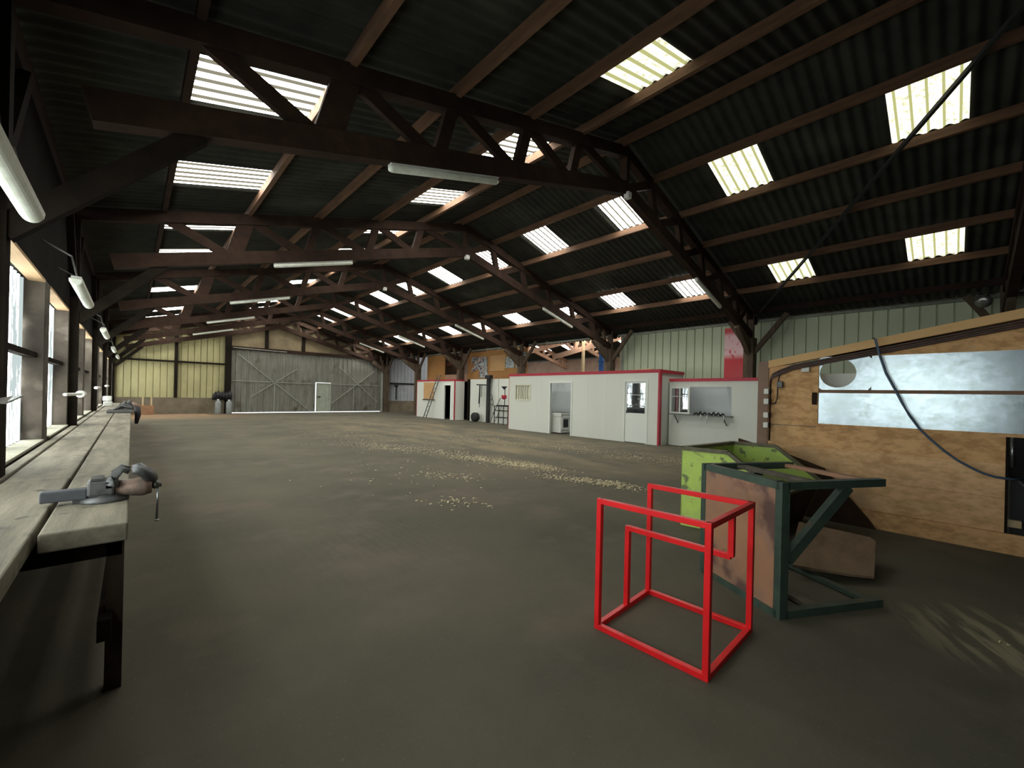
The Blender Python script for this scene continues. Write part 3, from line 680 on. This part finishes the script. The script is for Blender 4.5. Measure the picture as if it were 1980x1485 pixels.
# zinc sheets: lower plain, upper with a round cut-out at its left end
z1 = B(XPp-.004,YN,1.225,XPp+.004,1.22,1.625).build('zinc_sheet', M_ZINC, t)
zs = MB(); cy, cz, R_ = 1.03, 1.88, .185; y0, y1, za, zb = 1.22, .70, 1.665, 2.09
ring = []; outer = []
N = 40
for k in range(N):
    a = 2*math.pi*k/N; c, s_ = math.cos(a), math.sin(a); ring.append((cy+R_*c, cz+R_*s_))
    # ray to rectangle border
    ts = []
    if c > 1e-6: ts.append((y0-cy)/c)
    if c < -1e-6: ts.append((y1-cy)/c)
    if s_ > 1e-6: ts.append((zb-cz)/s_)
    if s_ < -1e-6: ts.append((za-cz)/s_)
    tt = min(ts); outer.append((cy+tt*c, cz+tt*s_))
rv = [zs.bm.verts.new((XPp, y, z)) for y, z in ring]; ov = [zs.bm.verts.new((XPp, y, z)) for y, z in outer]
for k in range(N): zs.bm.faces.new((rv[k], rv[(k+1)%N], ov[(k+1)%N], ov[k]))
zs.box(XPp-.003, YN, za, XPp+.003, y1, zb-.01)
zs.build('zinc_sheet', M_ZINC, t, solid=.004)
o = MB().prism([(6.52,2.2,0),(6.52,2.15,.95),(6.52,1.55,.80),(6.52,1.13,.66),(6.52,.88,.34),(6.52,.70,.12),(6.52,.62,0)], (.02,0,0)).build('shadow_sheet', mat('shadow_brown', (.06,.035,.022), (.035,.022,.015), scale=4, rough=.9, spec=.1)); tag(o, 'added dark brown sheet standing in for the lime skip shadow on the partition', 'sheet')  # added curved dark sheet, stands in for the skip's shadow on the strand board
# white ledge visible through the cut-out
o = B(6.9, .2, 0, 6.95, 1.72, 1.89).build('inner_panel', M_CABIN); tag(o, 'pale panel standing behind the round hole of the partition', 'panel')
# conduits along the beam
t2 = thing('conduit_run', (XPp-.05,.5,2.0), 'brown electric conduits clipped under the sloping beam of the partition', 'conduit')
for dz in (0,.028,.05):
    pts = [(XPp-.05,1.765,.95+dz),(XPp-.05,1.765,1.80-dz),(XPp-.05,1.74,1.88-dz),(XPp-.05,1.66,1.925-dz)] + [(XPp-.05, y, topz(y)-.115-dz) for y in (1.5,1.0,.4,-.3,-1.0,-1.55)]
    MB().tube(pts, .0125, 8).build('conduit', M_PIPE, t2, smooth=True)
MB().tube([(XPp-.04,1.60,1.92),(XPp-.04,1.66,1.86),(XPp-.04,1.68,1.75),(XPp-.04,1.68,1.55),(XPp-.04,1.70,1.48),(XPp-.04,1.77,1.46)], .008, 8).build('cable', M_BLACK, t2, smooth=True)
for k, z in enumerate((1.60,1.46,1.27,1.13)):
    o = B(XPp-.09, 1.775, z, XPp-.0, 1.835, z+.075).build('socket_box', M_WHITE, bevel=.006)
    tag(o, 'white socket box on the partition corner post, ' + ['top one','second from the top','third from the top','bottom one'][k], 'socket', 'socket boxes on the corner post')
o = B(XPp-.05,1.62,1.69,XPp,1.69,1.78).build('switch_box', M_STEEL, bevel=.008); tag(o, 'small grey switch box on the strand board beside the sockets', 'switch')
o = B(XPp-.05,1.32,1.90,XPp-.0,1.41,1.965).build('junction_box', M_WHITE, bevel=.006); tag(o, 'white junction box below the conduits at the top of the partition', 'box')
o = B(XPp-.025,1.24,1.47,XPp,1.29,1.63).build('bracket_plate', M_TIM); tag(o, 'small brown plate at the left end of the zinc sheets', 'plate')
hp = [(6.52,.68,2.28),(6.46,.66,2.26),(6.45,.62,2.08),(6.45,.56,1.86),(6.45,.47,1.65),(6.45,.41,1.5),(6.45,.35,1.37),(6.45,.27,1.23),(6.45,.18,1.12),(6.45,.08,1.01),(6.45,-.02,.92),(6.45,-.11,.86),(6.45,-.2,.81),(6.45,-.28,.785),(6.48,-.38,.775),(6.66,-.5,.77)]
o = MB().tube(hp, .0125, 10).build('air_hose', M_HOSE, smooth=True); tag(o, 'blue grey air hose hanging across the zinc sheets of the partition', 'hose')
t = thing('black_cabinet', (6.95,-.7,0), 'black glossy cabinet in the gap at the right end of the partition', 'cabinet')
B(6.73,-1.5,0,7.3,-.40,.76).build('body', M_BLACK, t); B(6.75,-1.5,.76,7.3,-.36,1.2).build('glass_front', M_DKGLASS, t)
MB().tube([(6.63,-.40,1.19),(6.63,-.40,.88)], .012, 10).build('glare_strip', M_CHROME, t, smooth=True)  # shiny tube added to give a bright vertical glare streak
MB().tube([(6.64,-.375,.765),(6.64,-.45,.75)], .012, 8).tube([(6.64,-.45,.745),(6.64,-.52,.66)], .01, 8).build('chrome_edge', M_CHROME, t)
o = B(6.62,-.47,.27,6.68,-.34,.34).build('wood_block', M_WOODL); tag(o, 'short pale wood block at the foot of the gap beside the partition', 'block')

# ------------------------------------------------------------------ red frame
t = thing('steel_stand', (2.6,1.23,0), 'bright red welded square-tube frame standing open on the floor', 'frame')
A_=(2.25,1.56); B_=(2.28,.885); C_=(2.97,.89); D_=(2.95,1.59); HH=.845; s=.034
def rb(a, b): MB().beam(a, b, s, s).build('bar', M_REDF, t, bevel=.003)
h=s/2
for p in (A_,B_,C_,D_): rb((p[0],p[1],0.0),(p[0],p[1],HH))
for z in (h, HH-h): 
    rb((*A_,z),(*B_,z)); rb((*B_,z),(*C_,z)); rb((*C_,z),(*D_,z))
rb((*D_,h),(*A_,h)); bpy.data.objects.remove([o for o in bpy.data.objects if o.parent == t][-1]); rb((*D_,h),(*A_,h))
M1=(2.62,1.575); M2=(2.625,.89)
rb((*M1,h),(*M1,.59)); rb((*M1,.575),(*M2,.575)); rb((*M2,.575),(*M2,HH-h))

# ------------------------------------------------------------------ overturned steel table
t = thing('overturned_table', (3.8,.9,0), 'dark green steel workbench lying on its side with a rusty plate top', 'table')
P1=V((3.30,.82,0)); P2=V((3.67,1.48,0)); U_=(P2-P1).normalized(); Wd=(P2-P1).length; Ld=V((U_.y,-U_.x,0))   # leg direction
if Ld.x < 0: Ld = -Ld
Zt=.945; LL=.93
def Q(u, l, z): return P1 + U_*u + Ld*l + V((0,0,z))
MB().prism([Q(.012,.0,.015),Q(Wd-.012,.0,.015),Q(Wd-.012,.0,Zt-.015),Q(.012,.0,Zt-.015)], Ld*.006).build('top_plate', M_RUST, t)
b=.055
for (a, c) in ((Q(0,.03,0),Q(0,.03,Zt)),(Q(Wd,.03,0),Q(Wd,.03,Zt)),(Q(0,.03,b/2),Q(Wd,.03,b/2)),(Q(0,.03,Zt-b/2),Q(Wd,.03,Zt-b/2))):
    MB().beam(a, c, b, b+.012, up=Ld).build('top_frame', M_TGREEN, t)
for u in (0,Wd):
    for z in (b/2, Zt-b/2): MB().beam(Q(u,.05,z),Q(u,LL,z),b,b).build('leg', M_TGREEN, t)
for z in (b/2, Zt-b/2):
    MB().beam(Q(.02,.36,z),Q(Wd,.36,z),.085,.03).build('stretcher', mat('grey_iron', (.16,.14,.105), (.10,.09,.07), scale=8), t)
    MB().beam(Q(.02,.86,z),Q(Wd,.86,z),.06,.03).build('stretcher', M_RUST if z > .5 else M_TGREEN, t)
MB().beam(Q(0,.07,.40),Q(0,.60,Zt-.05),.05,.075).build('diagonal_brace', M_TGREEN, t)
MB().beam(Q(Wd,.07,.40),Q(Wd,.60,Zt-.05),.05,.075).build('diagonal_brace', M_TGREEN, t)
MB().beam(Q(.10,.09,0.04),Q(.10,.09,Zt-.04),.05,.04).build('top_frame', M_TGREEN, t)
# board behind it
bd = MB(); q=[V((4.20,.93,.10)),V((5.02,1.10,.28)),V((5.30,.50,.20)),V((4.52,.44,.06))]
poly=[q[0],q[0].lerp(q[1],.5),q[1]+V((0,-.03,0)),q[1].lerp(q[2],.92),q[2]+V((-.06,0,-.01)),q[3]+V((.05,0,0)),q[3].lerp(q[0],.3)]
bd.prism(poly, (0,0,-.02)); o=bd.build('old_board', M_BOARD); tag(o, 'worn brown board propped on the floor behind the overturned table', 'board')
o = MB().box(4.55,.62,0,4.75,.9,.06).build('prop_block', M_TIMD); tag(o, 'dark block under the worn brown board', 'block')

# ------------------------------------------------------------------ lime tipping skip
t = thing('tipping_skip', (5.5,1.9,0), 'lime green tipping skip with sloping lip behind the overturned table', 'skip')
F0=V((4.85,2.22,0)); bk=V((6.10,2.02,0)); 
ux=V((.40,-.92,0)).normalized(); vx=V((.92,.06,0)).normalized()
ux=V((.13,-.99,0)).normalized(); vx=V((.98,-.10,0)).normalized()
prof=[(0,0),(0,.90),(.50,.90),(.98,.52),(.80,.0)]
def K(u, v, z): return F0 + ux*u + vx*v + V((0,0,z))
D2=1.28
MB().prism([K(u,0,z) for u,z in prof], vx*.012).build('side_plate', M_LIME, t)
MB().prism([K(u,D2,z) for u,z in prof], vx*.012).build('side_plate', M_LIME, t)
MB().prism([K(0,0,0),K(0,D2,0),K(0,D2,.9),K(0,0,.9)], ux*.012).build('back_plate', M_LIME, t)
MB().prism([K(.80,0,0),K(.80,D2,0),K(.98,D2,.52),K(.98,0,.52)], ux*-.012).build('front_plate', mat('dark_underside', (.07,.05,.035), (.04,.03,.022), scale=5), t)  # front plate is dark brown, unlike the lime plates
MB().prism([K(0,0,.06),K(0,D2,.06),K(.8,D2,.06),K(.8,0,.06)], (0,0,.01)).build('bottom_plate', M_LIMED, t)
for v in (0, D2):
    MB().beam(K(-.04,v,.915),K(.50,v,.915),.07,.04).build('rim', M_LIMED, t)
    MB().beam(K(.50,v,.915),K(1.0,v,.52),.07,.04).build('rim', M_LIMED, t)
MB().beam(K(0,-.03,.915),K(0,D2+.03,.915),.07,.04).build('rim', M_LIMED, t)
MB().beam(K(.99,0,.52),K(.99,D2,.52),.05,.03).build('rim', M_LIMED, t)

# ------------------------------------------------------------------ workbench on the left
t = thing('workbench', (-.35,10,0), 'long worn wooden workbench running under the left windows', 'workbench')
zt=.85
def plank(x0, x1, y0, y1, zz=zt, th=.085):
    MB().box(x0, y0, zz-th, x1, y1, zz).build('plank', M_BENCH, t, bevel=.008)
plank(-.287,.0,2.68,8.4); plank(-.287,.0,8.41,15.2); plank(-.285,.0,15.21,22.1)
plank(-.615,-.307,-.6,4.2); plank(-.61,-.303,4.21,10.4); plank(-.61,-.303,10.41,16.0); plank(-.61,-.303,16.01,22.1)
plank(-.70,-.63,-.6,9.6,.853); plank(-.70,-.63,9.9,22.1,.853)
for y in (2.85,5.6,8.3,11,13.7,16.4,19.1,21.8):
    MB().box(-.075,y-.04,0,-.012,y+.04,zt-.085).build('leg', mat('leg_timber', (.06,.042,.028), (.03,.022,.015), scale=5, stretch=(3,3,.5)), t)
    MB().box(-.68,y-.04,zt-.185,-.02,y+.04,zt-.085).build('bearer', M_TIMD, t)
MB().box(-.10,2.7,.30,-.05,22,.40).build('long_rail', M_TIMD, t)

# vise
t = thing('bench_vise', (-.05,3.28,.85), 'grey iron bench vise bolted on the bench end, its handle hanging over the edge', 'vise')
def vp(x, y, z): return (x, 3.28+y, .85+z)
MB().lathe(vp(-.10,0,0), [(.105,0),(.10,.018),(.065,.03),(.055,.045)], n=24).build('swivel_base', M_VISE, t, smooth=True)
MB().beam(vp(-.225,0,.012),vp(-.03,0,.012),.06,.02).build('base_lug', M_VISE, t)
b_ = MB().box(-.17,3.22,.885,-.06,3.34,.972); b_.build('fixed_body', M_VISE, t, bevel=.012)
MB().box(-.345,3.245,.872,-.17,3.315,.930).build('slide_bar', mat('blue_grey_iron', (.115,.125,.14), (.085,.09,.1), rough=.4, metal=.5, scale=10), t, bevel=.006)
MB().box(-.155,3.22,.972,-.105,3.34,.985).build('anvil', M_STEEL, t)
MB().tube([vp(-.075,-.055,.09),vp(-.06,-.055,.145),vp(-.03,-.055,.175),vp(.0,-.055,.16)], .02, 10, radii=[.026,.022,.018,.016]).beam(vp(-.07,-.06,.10),vp(-.07,.06,.10),.05,.05).tube([vp(-.075,.055,.09),vp(-.06,.055,.145),vp(-.03,.055,.175),vp(.0,.055,.16)], .02, 10, radii=[.026,.022,.018,.016]).build('fixed_jaw', M_VISE, t, smooth=True)
MB().tube([vp(.012,-.06,.16),vp(.04,-.06,.165),vp(.075,-.05,.135),vp(.095,0,.10)], .02, 12, radii=[.02,.028,.03,.036]).tube([vp(.012,.06,.16),vp(.04,.06,.165),vp(.075,.05,.135),vp(.095,0,.10)], .02, 12, radii=[.02,.028,.03,.036]).build('moving_jaw', M_VISE, t, smooth=True)
MB().tube([vp(-.06,0,.065),vp(.02,0,.06),vp(.06,0,.06),vp(.10,0,.06)], .04, 18, radii=[.04,.05,.056,.046]).build('moving_body', M_VISER, t, smooth=True)
MB().tube([vp(.09,0,.06),vp(.145,0,.06)], .014, 12).lathe(vp(.118,0,.06), [(.0,-.02),(.02,-.015),(.024,0),(.02,.015),(.0,.02)], axis=(1,0,0), n=14).build('screw_head', M_STEEL, t, smooth=True)
MB().tube([vp(.13,0,.075),vp(.127,0,-.15)], .0065, 10).lathe(vp(.127,0,-.163), [(.0,0),(.011,.004),(.011,.012),(.0,.016)], n=10).build('handle', M_CHROME, t, smooth=True)

# fittings on the left posts
t = thing('pipe_elbow', (-.60,9.63,1.35), 'pale pipe stub with dark open end on the second wall post', 'pipe')
MB().tube([(-.66,8.2,1.37),(-.60,9.6,1.36)], .022, 10).build('arm', M_WHITE, t); MB().tube([(-.62,9.4,1.36),(-.60,9.62,1.36)], .045, 14, cap=False).build('socket', M_WHITE, t, solid=.01) if False else MB().tube([(-.60,9.5,1.36),(-.585,9.62,1.36)], .055, 14).build('socket', M_WHITE, t)
for (y, z, lab) in ((14.9,1.45,'pale pipe stub on the third wall post'),(20.15,1.5,'pale pipe stub on the fourth wall post')):
    o = MB().tube([(-.62,y-1.0,z),(-.60,y-.1,z)], .035, 10).build('pipe_stub', M_WHITE); tag(o, lab, 'pipe', 'pipe stubs on the wall posts')
t = thing('steel_offcut', (-.6,4.25,1.38), 'thin grey steel plate sticking out beside the nearest wall post', 'plate')
MB().prism([(-.66,3.95,1.38),(-.60,4.45,1.405),(-.56,4.5,1.41),(-.58,4.1,1.37)], (0,0,.012)).build('plate', M_CHROME, t)
# batten lamps hung along the left wall
def batten(y0, y1, z, lab):
    t = thing('batten_lamp', (-.45,(y0+y1)/2,z), lab, 'lamp', 'lamps hung along the left wall')
    n=10; pts=[]
    m = MB()
    for s_, yy2 in ((0,y0),(1,y1)):
        pass
    prof=[(-.055,.035),(-.05,-.005),(-.03,-.035),(0,-.045),(.03,-.035),(.05,-.005),(.055,.035)]
    m.prism([(-.45+a, y0, z+b_) for a,b_ in prof], (0,y1-y0,0)).build('diffuser', M_TUBE, t, bevel=.012)
    MB().box(-.49,y0+.03,z+.035,-.41,y1-.03,z+.06).build('housing', M_WHITE, t)
    for yy2 in (y0+.2, y1-.2): MB().tube([(-.45,yy2,z+.06),(-.5,yy2,z+.3),(-.72,yy2,z+.42)], .01, 6).build('hanger', M_STEEL, t)
batten(1.95,3.75,2.50,'long off-white batten lamp at the left edge of the photo')
batten(6.35,8.15,2.60,'off-white batten lamp above the second window')
batten(12.1,13.9,2.66,'small off-white batten lamp, third along the left wall')
batten(18.2,20.0,2.70,'small off-white batten lamp, fourth along the left wall')
batten(23.6,25.4,2.74,'tiny off-white batten lamp, farthest along the left wall')

# tube lights on the trusses
def tubelight(name_lab, y, x0, x1):
    z = lambda x: zl(x) - .035
    t = thing('tube_light', ((x0+x1)/2, y-.0, z((x0+x1)/2)), name_lab, 'lamp', 'tube lights under the trusses')
    MB().beam((x0,y,z(x0)+.025),(x1,y,z(x1)+.025),.085,.02, up=(0,0,1)).build('housing', M_WHITE, t)
    dx=(x1-x0); MB().tube([(x0,y,z(x0)-.02),(x0+.02*dx,y,z(x0+.02*dx)-.02),(x1-.02*dx,y,z(x1-.02*dx)-.02),(x1,y,z(x1)-.02)], .045, 14, radii=[.035,.045,.045,.035]).build('tube_cover', M_TUBE, t, smooth=True)
oo = ['nearest','second','third','fourth','fifth','sixth']
for i, y in enumerate(TY[1:6]):
    tubelight('white tube light under the left half of the %s truss' % oo[i], y, 2.15, 3.78)
    tubelight('white tube light under the right half of the %s truss' % oo[i], y, 10.4, 12.0)
    if i < 3:
        o = B(XA-.05, y-.13, zl(XA)-.10, XA+.07, y-.02, zl(XA)+.02).build('junction_box', M_WHITE, bevel=.01)
        tag(o, 'small white junction box under the apex of the %s truss' % oo[i], 'box', 'junction boxes at the truss apexes')
# wind brace across the right skylights
o = MB().beam((14.15,4.15,zr(14.15)-.30),(7.3,-.6,zr(7.3)-.30),.05,.06).build('wind_brace', M_BLACK); tag(o, 'thin dark wind brace crossing diagonally under the right skylights', 'brace')
t = thing('floodlight', (14.35,-.42,3.95), 'small floodlight with a bluish gleam under the eave at the right', 'lamp')
MB().lathe((14.35,-.42,3.95), [(.04,0),(.12,.05),(.14,.14),(.05,.16)], axis=(-.7,.2,-.4), n=18).build('shade', M_CHROME, t, smooth=True)
MB().tube([(14.35,-.42,3.95),(14.42,-.5,4.15)], .02, 8).build('arm', M_BLACK, t)

# ------------------------------------------------------------------ far end clutter
for x, h_, lab in ((3.75,.80,'wider grey gas bottle standing by the end wall'),(4.28,.78,'narrow grey gas bottle beside the gate post')):
    t = thing('gas_bottle', (x,29.4,0), lab, 'gas bottle', 'gas bottles by the gate')
    MB().lathe((x,29.4,0), [(.13,0),(.15,.03),(.15,h_-.12),(.10,h_-.03),(.05,h_)], n=20).build('body', M_GREY, t, smooth=True)
    MB().lathe((x,29.4,h_), [(.05,0),(.06,.05),(.03,.07)], n=14).build('cap', M_WHITE, t, smooth=True)
t = thing('black_bundle', (4.0,29.7,.93), 'dark heap of tarpaulin and tools above the gas bottles', 'bundle')
for k in range(6): MB().tube([(3.6+k*.16,29.9,.86),(3.62+k*.15,29.75,1.1+.08*(k%3)),(3.7+k*.13,29.95,1.3+.06*(k%2))], .08, 8, radii=[.10,.12,.03]).build('fold', M_BLACK, t, smooth=True)
t = thing('wooden_crate', (.6,29.3,0), 'orange brown wooden crate with two upright laths near the end of the bench', 'crate')
m=MB()
for k in range(4): m.box(.28,29.1,.02+k*.13,.9,29.12,.12+k*.13).box(.28,29.5,.02+k*.13,.9,29.52,.12+k*.13)
m.bm.free()
B(.28,29.1,.02,.9,29.12,.52).build('side_board', M_ORANGE, t); B(.28,29.5,.02,.9,29.52,.52).build('side_board', M_ORANGE, t)
for x in (.42,.76): B(x,29.12,0,x+.07,29.16,.95).build('lath', M_WOODL, t)
B(.28,29.12,0,.3,29.5,.52).build('end_board', M_ORANGE, t); B(.88,29.12,0,.9,29.5,.52).build('end_board', M_ORANGE, t)
for k, (x, y, z, lab) in enumerate(((-.55,18.6,.85,'white plastic canister lying lower on the far end of the bench'),(-.57,18.7,1.02,'white plastic canister stacked on the other at the far end of the bench'))):
    t = thing('canister', (x,y,z), lab, 'canister', 'canisters on the bench')
    B(x-.1,y-.16,z,x+.11,y+.16,z+.15).build('body', M_WHITE, t, bevel=.02); MB().tube([(x+.05,y-.1,z+.15),(x+.05,y-.1,z+.165)], .03, 10).build('cap', M_GREY, t)
t = thing('anvil_block', (-.15,14.2,.85), 'dark iron plate and scrap piled across the far bench top', 'scrap')
B(-.42,13.6,.85,.02,15.0,.90).build('iron_plate', M_STEEL, t)
for k in range(7):
    y=14.0+k*.22; MB().tube([(-.3+.04*k,y,.93),(-.18+.03*k,y+.2,1.0+.05*(k%3)),(.0+.02*(k%2),y+.1,.95)], .03, 8, radii=[.03,.045,.025]).build('scrap_piece', M_VISE if k%2 else M_STEEL, t, smooth=True)
t = thing('far_vise', (.05,15.9,.85), 'rusty dark vise and cloth hanging over the far edge of the bench', 'vise')
MB().tube([(-.1,15.9,.95),(.05,15.9,.97),(.16,15.9,.93)], .07, 12, radii=[.06,.09,.06]).build('body', M_VISER, t, smooth=True)
MB().tube([(.13,15.8,.93),(.15,15.8,.7),(.12,15.85,.45)], .05, 10, radii=[.08,.07,.04]).build('cloth', M_BLACK, t, smooth=True)
MB().lathe((-.0,15.9,.85), [(.1,0),(.08,.04),(.06,.08)], n=14).build('base', M_VISE, t, smooth=True)
o = B(.3,27.2,0,3.2,29.9,.015).build('sand_strip', mat('rusty_sand', (.34,.23,.14), (.26,.17,.1), scale=3)); tag(o, 'thin reddish sandy screed along the foot of the end wall', 'screed')
o = MB().lathe((15.3,29.95,2.2), [(.2,0),(.12,-.25),(.05,-.3),(.05,-1.2),(.03,-1.25)], n=12).build('wall_funnel', M_BLACK, smooth=True); tag(o, 'dark funnel-shaped fitting hanging on the pale sheet wall at the far right end', 'fitting')

# wood shavings scattered on the floor
sh = MB(); rnd = random.Random(3)
def streak(p, q, n, w, big=1.):
    for _ in range(n):
        t_ = rnd.random(); c = V((p[0]+(q[0]-p[0])*t_, p[1]+(q[1]-p[1])*t_, 0)); c += V((rnd.gauss(0,w), rnd.gauss(0,w*1.4), 0))
        L = rnd.uniform(.005,.017)*big*(1 if c.y < 3 else 1.9); W = L*rnd.uniform(.25,.6); a = rnd.uniform(0,math.pi); u = V((math.cos(a),math.sin(a),0)); v = V((-u.y,u.x,0)); z = .003
        vs=[sh.bm.verts.new(c+u*L*i+v*W*j+V((0,0,z+k))) for i,j,k in ((-1,-1,0),(1,-1,.006),(1,1,.0),(-1,1,.008))]
        sh.bm.faces.new(vs)
for p, q, n, w in (((4.7,11.5),(6.2,8.2),500,.28),((5.85,8.2),(6.2,6.0),700,.20),((6.2,6.6),(6.4,5.6),500,.15),((5.7,5.4),(6.2,3.6),420,.13),((6.0,4.6),(6.3,3.8),260,.1),((8.5,12),(9.6,6),500,.5),((4.0,6.5),(4.6,6.0),90,.2),((5.0,16),(5.5,10),160,.8),((3.2,4.9),(3.6,4.5),50,.12),((9.2,6.0),(9.8,4.5),200,.3),((3,6),(5,8),60,.8),((3.9,-.3),(4.4,-.6),12,.1)):
    streak(p, q, n, w)
o = sh.build('wood_shavings', M_SHAV, local=True); tag(o, 'pale wood shavings and crumbs scattered across the dark floor', 'shavings'); o['kind'] = 'stuff'

# ------------------------------------------------------------------ world, camera, view
w = bpy.data.worlds.new('world'); SC.world = w; w.use_nodes = True
w.node_tree.nodes['Background'].inputs[0].default_value = (.92,.97,1.,1); w.node_tree.nodes['Background'].inputs[1].default_value = 2.5
F, YAW, ROLL, CY, CH = 795., math.radians(42.80), math.radians(1.33), 764.4, 1.5
fw = V((math.sin(YAW), math.cos(YAW), 0)); rt = V((math.cos(YAW), -math.sin(YAW), 0)); up = V((0,0,1))
c, s_ = math.cos(ROLL), math.sin(ROLL)
R1 = rt*c + up*s_; U1 = -rt*s_ + up*c
cam = bpy.data.cameras.new('camera'); co = bpy.data.objects.new('camera', cam); COL.objects.link(co)
co.matrix_world = Matrix(((R1.x,U1.x,-fw.x,0),(R1.y,U1.y,-fw.y,0),(R1.z,U1.z,-fw.z,CH),(0,0,0,1)))
cam.sensor_fit = 'HORIZONTAL'; cam.sensor_width = 36.; cam.lens = F/1980*36; cam.shift_y = (CY-742.5)/1980
cam.clip_start = .05; cam.clip_end = 200
SC.camera = co
vs = SC.view_settings; vs.view_transform = 'Standard'; vs.look = 'None'; vs.gamma = 1; vs.use_curve_mapping = False; vs.exposure = 0.
